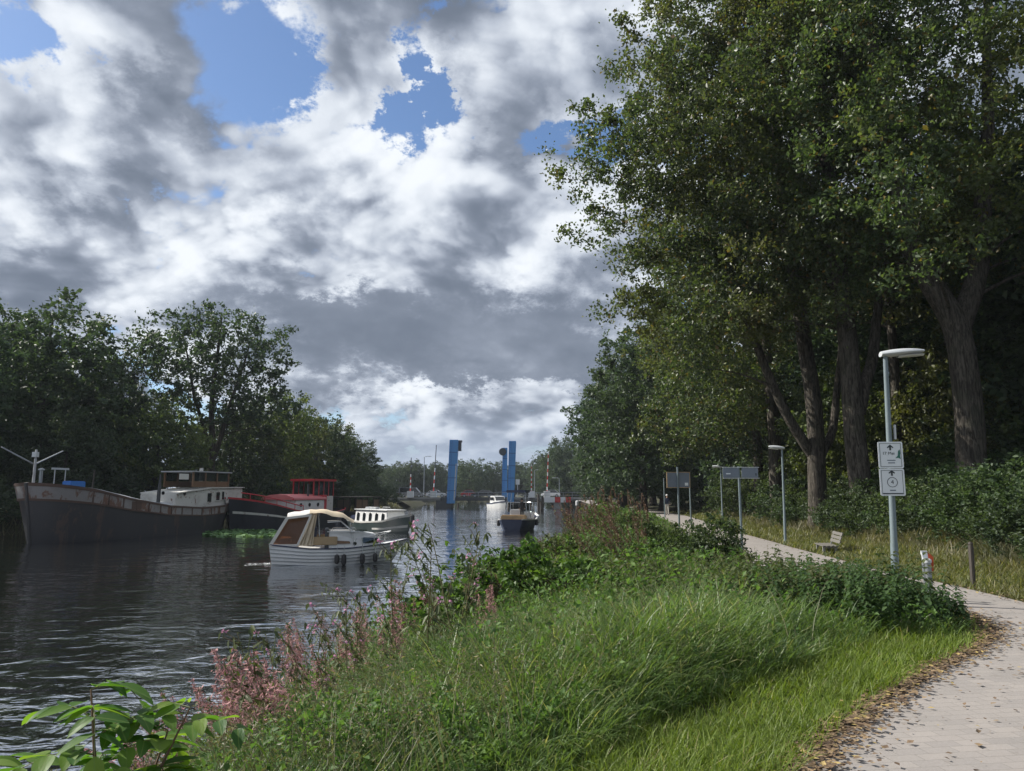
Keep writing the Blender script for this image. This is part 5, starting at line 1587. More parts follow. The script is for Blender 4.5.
xa, za = rloc(261, 494.5, 0); tp.matrix_world = Matrix.Translation(red.location) @ Matrix.Rotation(red.rotation_euler.z, 4, 'Z') @ Matrix.Translation((xa, 0, rh.sheer(.5 + xa / rh.L) - .3))
MB().lathe([(.2, 0), (.28, .45), (.25, .45), (.2, .4)], n=12).build('pot', M['cushion_tan'], tp, True)
v, t_ = leaf_cards((np.random.default_rng(5).normal(size=(160, 3)) * np.array([.16, .16, .28]) + np.array([0, 0, .8])).astype(np.float32), .13, .3)
link('foliage', mesh_np('foliage', v, None, t_), tp, M['olive_leaf'])

# ---- dark covered boat between the houseboat and the white cabined boat
ca, cb = at(330, 523.5, WATER_Z) + Vector((0, 1.0, 0)), at(372, 520.5, WATER_Z) + Vector((0, 1.0, 0))
dk_, DL = boat_root('covered_boat', (ca.x, ca.y), (cb.x, cb.y), 'dark boat with a timber framed shelter, half hidden behind the white cabined boat', 'boat')
dh = Hull(DL * 1.05, 3.0, [(0, 1.0), (.5, .9), (1, 1.25)], [(0, .6), (.15, 1), (.75, 1), (.92, .65), (1, .1)], .05, .02, .94, .4)
dh.skin(0, 1, 24, 5).build('hull', M['navy_hull'], dk_, True); dh.deck(.8).build('deck', M['wet_wood'], dk_); dh.band(.93, 1.0, .05).build('gunwale', M['wet_wood'], dk_, True)
zr_ = boat_pt(dk_, 345, 497.5, 0)[1]
for k in range(6):
    for yy_ in (-1.1, 1.1):
        MB().box((-DL * .38 + DL * .72 * k / 5, yy_, (zr_ + .8) / 2), (.09, .09, zr_ - .8)).build('post', M['wet_wood'], dk_)
MB().box((-DL * .02, 0, zr_ + .04), (DL * .80, 2.6, .10)).build('shelter_roof', M['wet_wood'], dk_, False, .02)
for k in range(4):
    if k == 1: continue
    MB().box((-DL * .38 + DL * .72 * (k + .5) / 5, 1.1, (zr_ + .8) / 2 - .1), (DL * .72 / 5 - .1, .04, zr_ - 1.1)).build('side_screen', M['varnish_wood'], dk_)
    MB().box((-DL * .38 + DL * .72 * (k + .5) / 5, -1.1, (zr_ + .8) / 2 - .1), (DL * .72 / 5 - .1, .04, zr_ - 1.1)).build('side_screen', M['varnish_wood'], dk_)


# ---- fenders
def fender(o, x, y, ztop, L=.42, r=.09, mat='black_rubber', hang=.35):
    f = MB().lathe([(.02, 0), (r * .7, .03), (r, .09), (r, L - .09), (r * .7, L - .03), (.02, L)], (x, y, ztop - L), 12).build('fender', M[mat], o, True)
    MB().tube([(x, y, ztop), (x, y * .97, ztop + hang)], .012, 5).build('rope', M['lamp_grey'], f)


# ---- white cabined boat with a dark green hull, bow to the right
ga, gb = at(344, 528.5, WATER_Z), at(404, 533.0, WATER_Z)
dirv = (gb - ga).normalized(); aw = Vector((-dirv.y, dirv.x, 0)) * .9
grn, GL = boat_root('cabin_boat', ((gb + aw * .4).x, (gb + aw * .4).y), ((ga + aw).x, (ga + aw).y), 'small white cabined boat with arched windows and a dark green hull near the left bank')
gh = Hull(GL, 2.3, [(0, .80), (.4, .68), (.75, .86), (1, 1.38)], [(0, .55), (.12, .9), (.3, 1), (.7, 1), (.88, .72), (.96, .4), (1, .06)], .12, .03, .92, .4, [(0, .6), (.3, 1), (.7, .95), (1, .3)])
gh.skin(0, 1, 32, 7).build('hull', M['green_hull'], grn, True)
gh.band(.90, 1.0, .035).build('gunwale', M['chalky_white'], grn, True)
gh.band(.45, .56, .02, 20, .6, .99).build('bow_stripe', M['pale_canvas'], grn, True)
gh.deck(.88).build('deck', M['pale_canvas'], grn)
x0, x1 = -GL * .30, GL * .30; zc0, zc1 = .58, boat_pt(grn, 380, 510.5, -.7)[1]
MB().prism([(x0, zc0), (x0 + .05, zc1), (x1 - .12, zc1 - .04), (x1 + .06, zc0)], lambda u, v: (u, -.85 + (v - zc0) * .1, v), lambda u, v: (u, .85 - (v - zc0) * .1, v)).build('cabin', M['gelcoat'], grn, False, .05)
MB().box(((x0 + x1) / 2, 0, zc1 + .03), (x1 - x0 + .1, 1.75, .07)).build('cabin_roof', M['gelcoat'], grn, False, .03)
for k in range(5):
    xx_ = x0 + (x1 - x0) * (k + .6) / 5.2; hh_ = (zc1 - zc0) * .66; zm = zc0 + .16; w_ = .21
    arch = [(-w_, 0), (w_, 0), (w_, hh_ * .7), (w_ * .7, hh_ * .92), (0, hh_), (-w_ * .7, hh_ * .92), (-w_, hh_ * .7)]
    for s_ in (-1, 1):
        MB().prism(arch, lambda u, v: (xx_ + u, s_ * (.80 - v * .05), zm + v), lambda u, v: (xx_ + u, s_ * (.865 - v * .06), zm + v)).build('window', M['dark_glass'], grn)
MB().box((x0 - .5, 0, .95), (1.0, 1.5, .35)).build('cockpit_cover', M['navy_stripe'], grn, False, .08)
tk = MB()
for s_ in (-.6, .6): tk.tube([(-.6, s_, zc1), (-.6, s_, zc1 + .22), (.6, s_, zc1 + .22), (.6, s_, zc1)], .02, 5)
tk.build('roof_rail', M['chrome'], grn)
fb = gh.pt(1, .85, 1)
MB().lathe([(.03, 0), (.16, .08), (.18, .3), (.16, .5), (.03, .6)], (fb.x + .12, 0, fb.z - .35), 12).build('bow_fender', M['black_rubber'], grn, True)
tubes = MB()
for s_ in (.5, 1.1, 1.7): tubes.box((x0 + s_, .2, zc1 + .14), (.4, .5, .16), 0.3)
tubes.build('roof_bundle', M['old_tarp'], grn, False, .03)

# ---- the white cruiser with the cream tent, under way to the right
cl_ = at(329, 564.5, WATER_Z)
cru = empty('cabin_cruiser', (cl_.x, cl_.y + .75, WATER_Z), R(14), 'white clinker cabin cruiser with a cream canvas tent, heading right in mid canal', 'boat')
bpy.context.view_layer.update()
CL = 4.95
ch = Hull(CL, 2.05, [(0, .88), (.3, .70), (.6, .68), (.85, .82), (1, .98)], [(0, .80), (.2, .96), (.45, 1), (.7, .90), (.85, .70), (.95, .38), (1, .04)], .26, .05, .86, .35, [(0, .80), (.4, .86), (.7, .66), (1, .12)])
# clinker planking: each strake stands proud of the one below
for k in range(6):
    f0, f1 = .20 + k * .128, .20 + (k + 1) * .128
    mb = MB()
    for s_ in (1, -1):
        rows = []
        for i in range(33):
            t = i / 32
            a, b = ch.pt(t, f0, s_), ch.pt(t, f1 + .01, s_)
            e = Vector((0, s_, 0))
            rows.append([a + e * .050, b + e * .006, b - e * .03, a - e * .03])
        mb.loft(rows, close=True, cap=True)
    mb.build('strake', M['gelcoat'], cru, True)
    if k: ch.band(f0 - .014, f0 + .010, .052, 30).build('seam_shade', M['galvanised'], cru, True)  # grey bands paint the shadow line along each plank lap
ch.skin(0, .21, 28, 3).build('bottom', M['navy_stripe'], cru, True)
tr_rows = [ch.pt(0, .15 + .85 * j / 6, 1) - Vector((0.012, 0, 0)) for j in range(7)] + [ch.pt(0, 1 - .85 * j / 6, -1) - Vector((0.012, 0, 0)) for j in range(7)]
mb = MB(); mb.add(tr_rows + [p + Vector((.04, 0, 0)) for p in tr_rows], [tuple(range(14)), tuple(range(27, 13, -1))] + [(i, (i + 1) % 14, (i + 1) % 14 + 14, i + 14) for i in range(14)])
mb.build('transom', M['gelcoat'], cru)
ch.band(.955, 1.0, .05, 36).build('rubbing_strake', M['navy_stripe'], cru, True)
ch.deck(.965, 30, .01, .99).build('deck', M['gelcoat'], cru)
def cloc(px, py, yl=-.8): return boat_pt(cru, px, py, yl)
# cabin trunk
cx0, _ = cloc(329, 545); cx1, _ = cloc(383, 540)
cz0, cz1 = .64, cloc(345, 531.5, -.7)[1]
cz2 = cz1 - .12
prof = [(cx0, cz0), (cx0, cz1), (cx0 + (cx1 - cx0) * .55, cz1 - .02), (cx0 + (cx1 - cx0) * .86, cz2), (cx1, cz0 + .10), (cx1 + .05, cz0)]
def cabw(u): return max(.22, ch.half(.5 + u / CL) * .80)
MB().prism(prof, lambda u, v: (u, -cabw(u) + (v - cz0) * .12, v), lambda u, v: (u, cabw(u) - (v - cz0) * .12, v)).build('cabin', M['gelcoat'], cru, False, .045)
for (pa, pb, ya, yb, mt, nm) in (((335, 540.5), (350.5, 543.5), 0, 0, 'varnish_wood', 'cabin_window'), ((362, 537.5), (379, 543.0), 0, 0, 'dark_glass', 'cabin_window')):
    xa, za = cloc(*pa, -.72); xb_, zb_ = cloc(*pb, -.72)
    for s_ in (-1, 1):
        ww = lambda u, v, e: s_ * (cabw(u) - (v - cz0) * .12 + e)
        MB().prism([(xa, za), (xb_ - .04, za - .04), (xb_, zb_), (xa + .05, zb_)], lambda u, v: (u, ww(u, v, -.02), v), lambda u, v: (u, ww(u, v, .012), v)).build(nm, M[mt], cru)
xa, za = cloc(355, 543.5, -.75); MB().disc((xa, -cabw(xa) + .03, za), .075, 'Y', .07, 14).build('porthole', M['dark_glass'], cru)
MB().disc((xa, cabw(xa) - .03, za), .075, 'Y', .07, 14).build('porthole', M['dark_glass'], cru)
MB().box((cx0 + (cx1 - cx0) * .6, 0, cz1 + .0), (.5, .5, .06)).build('deck_hatch', M['clear_glass'], cru, False, .01)
# windscreen
ws0, wsz = cloc(353, 533, -.7); ws1, wzt = cloc(341, 521.5, -.6)
wf = MB()
for s_ in (-1, -.33, .33, 1): wf.tube([(ws0, s_ * .78, cz1 - .02), (ws1, s_ * .66, wzt)], .022, 6)
wf.tube([(ws1, -.66, wzt), (ws1, .66, wzt)], .022, 6).tube([(ws0, -.78, cz1), (ws0, .78, cz1)], .022, 6)
for s_ in (-1, 1): wf.tube([(ws0, s_ * .78, cz1), (ws1 - .55, s_ * .82, cz1)], .02, 6).tube([(ws1, s_ * .66, wzt), (ws1 - .55, s_ * .78, wzt - .02)], .02, 6)
wf.build('windscreen_frame', M['gelcoat'], cru, True)
for k in range(3):
    a_, b_ = -1 + k * .667, -1 + (k + 1) * .667
    MB().hexa([(ws0, a_ * .76, cz1), (ws0 + .008, a_ * .76, cz1), (ws0 + .008, b_ * .76, cz1), (ws0, b_ * .76, cz1), (ws1, a_ * .64, wzt), (ws1 + .008, a_ * .64, wzt), (ws1 + .008, b_ * .64, wzt), (ws1, b_ * .64, wzt)]).build('windscreen_pane', M['clear_glass'], cru)
# canvas tent over the cockpit
rb, rbz = cloc(270.5, 540.5, -.85); rt, rtz = cloc(287.5, 514.6, -.7); fr, frz = cloc(354, 520, -.6); md, mdz = cloc(322, 510.6, -.6)
def roof_row(x, z, hw, drop): return [(x, -hw, z - drop), (x, -hw * .82, z - drop * .25), (x, -hw * .4, z), (x, hw * .4, z), (x, hw * .82, z - drop * .25), (x, hw, z - drop)]
rows = []
for u in np.linspace(0, 1, 13):
    x_ = rt + (fr - rt) * u
    z_ = np.interp(u, [0, .25, .5, .8, 1], [rtz + .02, mdz - .02, mdz + .02, mdz - .12, frz - .04]) + .02 * math.sin(u * 25)
    rows.append(roof_row(x_, z_, .88 - .10 * u, .16 + .04 * math.sin(u * 11)))
split_at = 4
MB().loft([[(p[0], p[1], p[2] + .02) for p in r] for r in rows[:split_at + 1]] ).build('tent_roof', M['pale_canvas'], cru, True)
tf = MB().loft([[(p[0] - .02 * (i == 0), p[1] * 1.01, p[2] + .03) for p in r] for i, r in enumerate(rows[split_at:])]).build('tent_roof', M['cream_canvas'], cru, True)
for o_ in (tf,): pass
xm, _ = cloc(312, 530, -.85)
for s_ in (-1, 1):
    # aft side panel: canvas frame round a brown vinyl window
    a0, a1 = Vector((rb, s_ * .86, .82)), Vector((rt, s_ * .86, rtz - .14))
    b0, b1 = Vector((xm - .55, s_ * .93, .82)), Vector((xm - .05, s_ * .86, mdz - .18))
    fw = .10
    fm = MB()
    def strip(p, q, w, t=.02):
        d_ = (q - p); n_ = Vector((d_.z, 0, -d_.x)).normalized() * w / 2; e_ = Vector((0, t / 2, 0))
        fm.hexa([p - n_ - e_, p + n_ - e_, p + n_ + e_, p - n_ + e_, q - n_ - e_, q + n_ - e_, q + n_ + e_, q - n_ + e_])
    strip(a0, a1, .13); strip(b0, b1, .10); strip(a0, b0, .10, .028); strip(a1, b1, .09, .028)
    fm.build('tent_edge', M['pale_canvas'], cru)
    MB().hexa([a0 - Vector((0, .006, 0)), b0 - Vector((0, .006, 0)), b0 + Vector((0, .006, 0)), a0 + Vector((0, .006, 0)), a1 - Vector((0, .006, 0)), b1 - Vector((0, .006, 0)), b1 + Vector((0, .006, 0)), a1 + Vector((0, .006, 0))]).build('tent_window', M['vinyl_window'], cru)
    # gathered curtain
    rows = []
    for i in range(13):
        u = i / 12; dz_ = .035 * math.sin(i * 2.1)
        p0 = Vector((xm - .55 + .62 * u, s_ * (.93 + dz_), .80)); p1_ = Vector((xm - .02 + .20 * u, s_ * (.87 + dz_ * .4), mdz - .16))
        rows.append([p0, p0.lerp(p1_, .5) + Vector((.05 * math.sin(i), s_ * dz_ * .5, 0)), p1_])
    MB().loft(rows).build('tent_curtain', M['cream_canvas'], cru, True)
    # cockpit side
    MB().box((xm + .55, s_ * .86, .98), (1.0, .05, .34)).build('cockpit_side', M['cushion_tan'], cru, False, .02)
for xx_, yy_, hw in ((rt + .02, rtz - .02, .8), (xm + .25, mdz - .05, .8), (fr - .1, frz - .06, .72)):
    MB().tube([(xx_ + .1, -hw, .85), (xx_, -hw, yy_ - .2), (xx_, -hw * .6, yy_), (xx_, hw * .6, yy_), (xx_, hw, yy_ - .2), (xx_ + .1, hw, .85)], .016, 6).build('tent_hoop', M['chrome'], cru, True)
MB().box((cx0 - .10, 0, 1.05), (.16, 1.45, .80)).build('dark_bulkhead', M['dark_steel'], cru, False, .02)  # dark colour stands for the shaded interior under the tent
MB().box((cx0 - .75, .45, 1.12), (.45, .5, .9)).build('helm_seat', M['navy_stripe'], cru, False, .08)
MB().box((rb + .55, 0, .95), (.5, 1.5, .3)).build('aft_bench', M['cushion_tan'], cru, False, .05)
hr = MB()                                                       # rails along the cabin and the pulpit
for s_ in (-1, 1):
    P = [Vector((x_, s_ * (ch.half(.5 + x_ / CL) * .93), ch.sheer(.5 + x_ / CL) + .34)) for x_ in np.linspace(.9, CL / 2 - .05, 7)]
    hr.tube([Vector((P[0].x - .08, P[0].y, P[0].z - .34))] + P, .014, 6)
    for p_ in P[1::2]: hr.tube([p_, p_ - Vector((0, 0, .36))], .012, 5)
    hr.tube([(cx0 + .1, s_ * .66, cz1 + .02), (cx0 + .16, s_ * .66, cz1 + .10), (cx0 + 1.1, s_ * .60, cz1 + .10), (cx0 + 1.15, s_ * .6, cz1 + .02)], .012, 5)
hr.build('pulpit_rail', M['chrome'], cru, True)
for px, L_ in ((337, .40), (344, .46), (362.5, .44), (375.5, .38)):
    xa, _ = cloc(px, 555, -.98)
    fender(cru, xa, -ch.half(.5 + xa / CL) - .10, .44, L_, .10)


# ---- the wake behind the cruiser
m, nt, o = new_mat('foam')
nz = noise(nt, wpos(nt), 9.0, 5, 0.6)
fp = principled(nt, None, (0.75, 0.77, 0.78), 0.5)
tr = nt.nodes.new('ShaderNodeBsdfTransparent')
mx = nt.nodes.new('ShaderNodeMixShader'); nt.links.new(nz.smooth(0.50, 0.66).k, mx.inputs[0]); nt.links.new(tr.outputs[0], mx.inputs[1]); nt.links.new(fp.outputs[0], mx.inputs[2]); nt.links.new(mx.outputs[0], o.inputs['Surface'])
rows = []
hd = Vector((math.cos(R(14)), math.sin(R(14)), 0)); pd = Vector((-hd.y, hd.x, 0)); st = Vector(cru.location) - hd * CL * .5
for i in range(22):
    u = i / 21; c = st - hd * (u * 1.15 - .05); w_ = .50 + .12 * u
    rows.append([c + pd * (w_ * (j / 9 - .5) * 2) + Vector((0, 0, .012 + .07 * (1 - u) * abs(math.sin(i * 1.7 + j * 2.3)) * (1 - abs(j / 9 - .5) * 1.9))) for j in range(10)])
tag(MB().loft(rows).build('foam', m, None, True), kind='stuff')

# ---- the dark open cruiser going away from us
da = at(521, 530.5, WATER_Z)
drk = empty('motor_sloop', (da.x, da.y + 2.4, WATER_Z), R(77), 'dark blue sloop with a glass windscreen and small dark top, seen from astern', 'boat')
bpy.context.view_layer.update()
DL2 = 6.2
d2 = Hull(DL2, 2.75, [(0, .92), (.4, .84), (.75, 1.05), (1, 1.4)], [(0, .62), (.05, .82), (.15, .95), (.4, 1), (.75, .86), (.9, .5), (1, .06)], .12, .08, .84, .35, [(0, .7), (.5, .88), (1, .25)])
paint('blue_hull', (0.015, 0.024, 0.060), 0.3, 0.15)
d2.skin(0, .97, 30, 7).build('hull', M['blue_hull'], drk, True)
d2.band(.93, 1.0, .05).build('gunwale', M['gelcoat'], drk, True)
d2.deck(.80).build('deck', M['varnish_wood'], drk)
MB().prism([(.4, .8), (.5, 1.38), (1.5, 1.36), (2.35, 1.1), (2.4, .8)], lambda u, v: (u, -max(.3, d2.half(.5 + u / DL2) * .82), v), lambda u, v: (u, max(.3, d2.half(.5 + u / DL2) * .82), v)).build('foredeck_cabin', M['gelcoat'], drk, False, .06)
wf = MB()
for k in range(9):
    w_ = math.pi * k / 8 - math.pi / 2
wsP = [(.15 + .75 * math.cos(w_), 1.12 * math.sin(w_)) for w_ in np.linspace(-math.pi / 2, math.pi / 2, 9)]
wf.tube([(x_ - .25, y_ * .92, 2.15) for x_, y_ in wsP], .035, 6); wf.tube([(x_, y_, 1.36) for x_, y_ in wsP], .03, 6)
for (x_, y_) in wsP[::2]: wf.tube([(x_, y_, 1.36), (x_ - .25, y_ * .92, 2.15)], .025, 6)
wf.tube([(-1.0, -1.12, 1.2), (-.10, -1.03, 2.15)], .03, 6).tube([(-1.0, 1.12, 1.2), (-.10, 1.03, 2.15)], .03, 6)
wf.build('windscreen_frame', M['chrome'], drk, True)
for i in range(8):
    (xa, ya), (xb_, yb_) = wsP[i], wsP[i + 1]
    MB().hexa([(xa, ya, 1.38), (xb_, yb_, 1.38), (xb_ + .01, yb_, 1.38), (xa + .01, ya, 1.38), (xa - .25, ya * .92, 2.13), (xb_ - .25, yb_ * .92, 2.13), (xb_ - .24, yb_ * .92, 2.13), (xa - .24, ya * .92, 2.13)]).build('windscreen_pane', M['clear_glass'], drk)
tp_ = boat_pt(drk, 518, 492.5, 0)[1]
tp_ = 3.05
MB().box((-.9, 0, tp_), (1.7, 1.6, .20)).build('sun_top', M['navy_stripe'], drk, False, .03)
tb = MB()
for sx in (-1.6, -.25):
    for sy in (-.7, .7): tb.tube([(sx, sy * 1.25, .95), (sx, sy, tp_ - .02)], .022, 6)
tb.build('top_posts', M['chrome'], drk)
MB().box((-2.55, 0, 1.0), (.6, 2.0, .42)).build('aft_bench', M['cushion_tan'], drk, False, .08)
MB().box((-.15, .35, 1.2), (.5, .9, .8)).build('helm_console', M['gelcoat'], drk, False, .05)
for sy in (-.55, .55): MB().box((-DL2 / 2 - .06, sy, .52), (.04, .30, .16)).build('name_plate', M['gelcoat'], drk)
for fx_, fs_ in ((-2.2, 1), (-.2, -1), (1.0, 1)): fender(drk, fx_, fs_ * (d2.half(.5 + fx_ / DL2) * .93 + .12), .80, .5, .14)

# ---- white cruiser in the bridge opening
wa = at(499, 509, WATER_Z)
wcr = empty('motor_cruiser', (wa.x, wa.y + 1, WATER_Z), R(-70), 'small white cruiser coming through the bridge beside the twin towers', 'boat')
wh_ = Hull(7.0, 2.8, [(0, 1.0), (.5, 1.05), (1, 1.5)], [(0, .85), (.3, 1), (.65, .95), (.88, .5), (1, .06)], .12, .03, .88, .4)
wh_.skin(0, 1, 20, 5).build('hull', M['gelcoat'], wcr, True); wh_.deck(.95).build('deck', M['gelcoat'], wcr); wh_.band(.88, 1, .05).build('rubbing_strake', M['navy_stripe'], wcr, True)
MB().prism([(-2.2, .9), (-2.0, 2.3), (.1, 2.25), (.9, 1.45), (2.3, 1.3), (2.6, .9)], lambda u, v: (u, -max(.35, 1.05 - .25 * max(0, u)), v), lambda u, v: (u, max(.35, 1.05 - .25 * max(0, u)), v)).build('cabin', M['gelcoat'], wcr, False, .06)
MB().hexa([(.82, -.85, 1.5), (.90, -.85, 1.5), (.90, .85, 1.5), (.82, .85, 1.5), (.1, -.85, 2.15), (.18, -.85, 2.17), (.18, .85, 2.17), (.1, .85, 2.15)]).build('windscreen', M['dark_glass'], wcr)
for s_ in (-1, 1):
    for k in range(2): MB().box((-1.5 + 1.0 * k, s_ * 1.06, 1.8), (.75, .03, .5)).build('side_window', M['dark_glass'], wcr)
MB().tube([(-1.6, 0, 2.3), (-1.8, 0, 3.6)], .03, 6).build('mast', M['chrome'], wcr)

# ---- floating weed in front of the houseboat
px_ = rng.uniform(203, 290, 900); py_2 = rng.uniform(530.2, 537.2, 900)
keep = np.abs((py_2 - 533.5) / 3.6) < 1.0 - 0.5 * np.abs((px_ - 246) / 46) ** 3
pts_ = [at(a, b, WATER_Z) for a, b in zip(px_[keep], py_2[keep])]
V, T = [], []
for p_ in pts_:
    b0 = len(V); r_ = random.uniform(.09, .22); a0 = random.random() * 6; zz_ = WATER_Z + random.uniform(.012, .06); tl = random.uniform(-.08, .14)
    V.append((p_.x, p_.y, zz_))
    for k in range(7): V.append((p_.x + r_ * math.cos(a0 + k * .87), p_.y + r_ * math.sin(a0 + k * .87), zz_ + tl * math.sin(k * .87)))
    T += [(b0, b0 + k + 1, b0 + (k + 1) % 7 + 1) for k in range(7)]
leaf_mat('pad_leaf', (0.05, 0.10, 0.03), (0.08, 0.15, 0.05), (0.14, 0.21, 0.09), 0.15, 0.7, 0.2)
tag(link('floating_weeds', mesh_np('floating_weeds', V, None, T), None, M['pad_leaf']), kind='stuff')


# ================================================================== path furniture
paint('sign_white', (0.74, 0.77, 0.78), 0.45, 0.15, (0.4, 0.42, 0.4), 4.0)
paint('sign_ink', (0.025, 0.035, 0.04), 0.5, 0.1)
paint('sign_green', (0.02, 0.14, 0.10), 0.5, 0.1)
paint('sign_back', (0.16, 0.19, 0.23), 0.5, 0.35, (0.09, 0.10, 0.11), 3.0)
paint('post_green', (0.155, 0.195, 0.21), 0.5, 0.5, (0.09, 0.12, 0.09), 4.0)
paint('bench_wood', (0.13, 0.122, 0.108), 0.8, 0.5, (0.16, 0.14, 0.11), 5.0)
paint('orange_red', (0.62, 0.10, 0.03), 0.45, 0.2)


def text_obj(txt, size, mat, parent, loc, rot, name='lettering'):
    cu_ = bpy.data.curves.new('txt', 'FONT'); cu_.body = txt; cu_.size = size; cu_.align_x = 'CENTER'; cu_.align_y = 'CENTER'; cu_.extrude = 0.0008
    tmp = bpy.data.objects.new('tmp', cu_); col.objects.link(tmp); bpy.context.view_layer.update()
    me = bpy.data.meshes.new_from_object(tmp.evaluated_get(bpy.context.evaluated_depsgraph_get()))
    bpy.data.objects.remove(tmp); bpy.data.curves.remove(cu_)
    me.materials.clear(); me.materials.append(mat)
    o = link(name, me, parent); o.location = loc; o.rotation_euler = rot
    return o


def lamp_post(base, h, yaw, head_len, label, r=0.058):
    """Tapered steel post with a long flat luminaire pointing along yaw."""
    o = empty('lamp_post', base, 0, label, 'lamp post', 'lamp posts along the path')
    MB().tube([(0, 0, -.25), (0, 0, .9), (0, 0, .92), (0, 0, h)], [r * 1.18, r * 1.12, r, r * .72], 16).build('pole', M['post_green'], o, True)
    MB().lathe([(r * 1.5, -.02), (r * 1.5, .05), (r * 1.2, .08)], n=16).build('foot_collar', M['post_green'], o, True)
    head = MB(); rows = []
    for i in range(11):
        u = i / 10; x_ = -.07 + head_len * u
        w_ = .035 + .085 * math.sin(math.pi * min(1, u * .86 + .1)) ** .7; t_ = .018 + .04 * math.sin(math.pi * min(1, u * .8 + .17)) ** .8
        zc_ = h + .02 + .06 * u
        rows.append([(x_, w_ * math.cos(a_), zc_ + t_ * math.sin(a_) * (1.15 if math.sin(a_) > 0 else .8)) for a_ in np.linspace(0, 2 * math.pi, 14, endpoint=False)])
    q = head.loft(rows, close=True, cap=True).build('lamp_head', M['lamp_grey'], o, True); q.rotation_euler.z = yaw
    lens = MB(); rows = []
    for i in range(9):
        u = i / 8; x_ = head_len * (.28 + .60 * u); w_ = .02 + .075 * math.sin(math.pi * min(1, u * .9 + .06)) ** .5; zc_ = h - .018 + .06 * (.28 + .6 * u)
        rows.append([(x_, w_ * math.cos(a_), zc_ + .028 * math.sin(a_)) for a_ in np.linspace(math.pi, 2 * math.pi, 7)])
    lens.loft(rows).build('lens', M['lamp_lens'], q, True)
    return o


lb = at(897.0, 607, 0.0); lx, ly = lb.x, lb.y
htop = at_y(884, 356, ly).z
L1 = lamp_post((lx, ly, gz(lx, ly)), htop - gz(lx, ly), R(-6), .62, 'near grey lamp post carrying two white route signs', .047)
L1.rotation_euler.y = R(1.5)
MB().box((.075, -.03, at_y(893, 432, ly).z - gz(lx, ly)), (.03, .03, .22)).build('bracket', M['lamp_grey'], L1, False, .005)
x2_, y2_ = at(785.5, 543.5, -.04).x, at(785.5, 543.5, -.04).y
L2 = lamp_post((x2_, y2_, gz(x2_, y2_)), at_y(787, 449, y2_).z - gz(x2_, y2_), R(178), .50, 'slim lamp post on the verge left of the bench', .040)
L2.rotation_euler.y = R(0.8)
L3 = lamp_post((at_y(722, 500, 39.5).x, 39.5, gz(at_y(722, 500, 39.5).x, 39.5)), at_y(722, 467.5, 39.5).z - gz(at_y(722, 500, 39.5).x, 39.5), R(175), .5, 'far lamp post just left of the finger board', .045)


def route_sign(cx, cy, w_px, h_px, label, face):
    c = at_y(cx, cy, ly - .085)
    k = (ly - .085) / FPX
    w_, h_ = w_px * k, h_px * k
    o = empty('route_sign', (c.x, ly - .085, c.z - h_ / 2), R(-8), label, 'sign', 'route signs on the near lamp post')
    rect = MB()
    def rounded(w, h, r): return [(sx * (w / 2 - r) + r * math.cos(a), sz * (h / 2 - r) + r * math.sin(a)) for sx, sz, a0 in ((1, 1, 0), (-1, 1, 90), (-1, -1, 180), (1, -1, 270)) for a in (R(a0), R(a0 + 45), R(a0 + 90))]
    MB().prism(rounded(w_, h_, .022), lambda u, v: (u, 0, v + h_ / 2), lambda u, v: (u, .006, v + h_ / 2)).build('plate', M['sign_white'], o)
    bd = MB(); iw, ih, t = w_ * .84, h_ * .87, .005
    for sx in (-1, 1): bd.box((sx * iw / 2, -.002, h_ / 2), (t, .003, ih + t))
    for sz in (-1, 1): bd.box((0, -.002, h_ / 2 + sz * ih / 2), (iw - t * 1.2, .003, t))
    bd.build('border', M['sign_ink'], o)
    for zz_ in (.25, .75): MB().box((0.02, .025, h_ * zz_), (.14, .035, .03)).build('clamp', M['galvanised'], o)
    ar = MB(); ah = h_ * .20; az_ = h_ * face['arrow']
    ar.prism([(-.012, -ah * .5), (.012, -ah * .5), (.012, ah * .08), (.042, -ah * .12), (.042, ah * .10), (0, ah * .55), (-.042, ah * .10), (-.042, -ah * .12), (-.012, ah * .08)], lambda u, v: (u, -.0045, az_ + v), lambda u, v: (u, -.001, az_ + v))
    ar.build('arrow', M['sign_ink'], o)
    return o, w_, h_


sg, w_, h_ = route_sign(890.6, 455, 23.4, 26.4, 'upper white route sign with an arrow and a green emblem', {'arrow': .78})
text_obj('17 Mei', .062, M['sign_ink'], sg, (-.03, -.003, h_ * .56), (R(90), 0, 0))
MB().prism([(-.045, -.055), (-.01, -.02), (0, .05), (.022, .075), (.03, .02), (.022, -.02), (.028, -.07), (0, -.05)], lambda u, v: (w_ * .31 + u, -.0045, h_ * .52 + v), lambda u, v: (w_ * .31 + u, -.001, h_ * .52 + v)).build('emblem', M['sign_green'], sg)
for k, (zz_, ww_) in enumerate(((.30, .115), (.205, .095))):
    MB().box((.005, -.002, h_ * zz_), (ww_, .003, .014)).build('text_line', M['sign_back'], sg)
sg2, w_, h_ = route_sign(892.4, 482.2, 23.4, 26.6, 'lower white route sign with the number four in a ring', {'arrow': .84})
text_obj('4', .085, M['sign_ink'], sg2, (0, -.003, h_ * .50), (R(90), 0, 0))
rg_ = MB(); rows = []
for i in range(29):
    a = 2 * math.pi * i / 28
    rows.append([(r_ * math.cos(a), yy_, h_ * .50 + r_ * math.sin(a)) for r_, yy_ in ((.073, -.004), (.066, -.004), (.066, -.001), (.073, -.001))])
rg_.loft(rows, close=True).build('ring', M['sign_ink'], sg2)
MB().box((0, -.002, h_ * .20), (.08, .003, .016)).build('text_line', M['sign_back'], sg2)
MB().box((0, -.0025, h_ * .085), (w_ * .80, .003, .012)).build('lower_bar', M['sign_ink'], sg2)

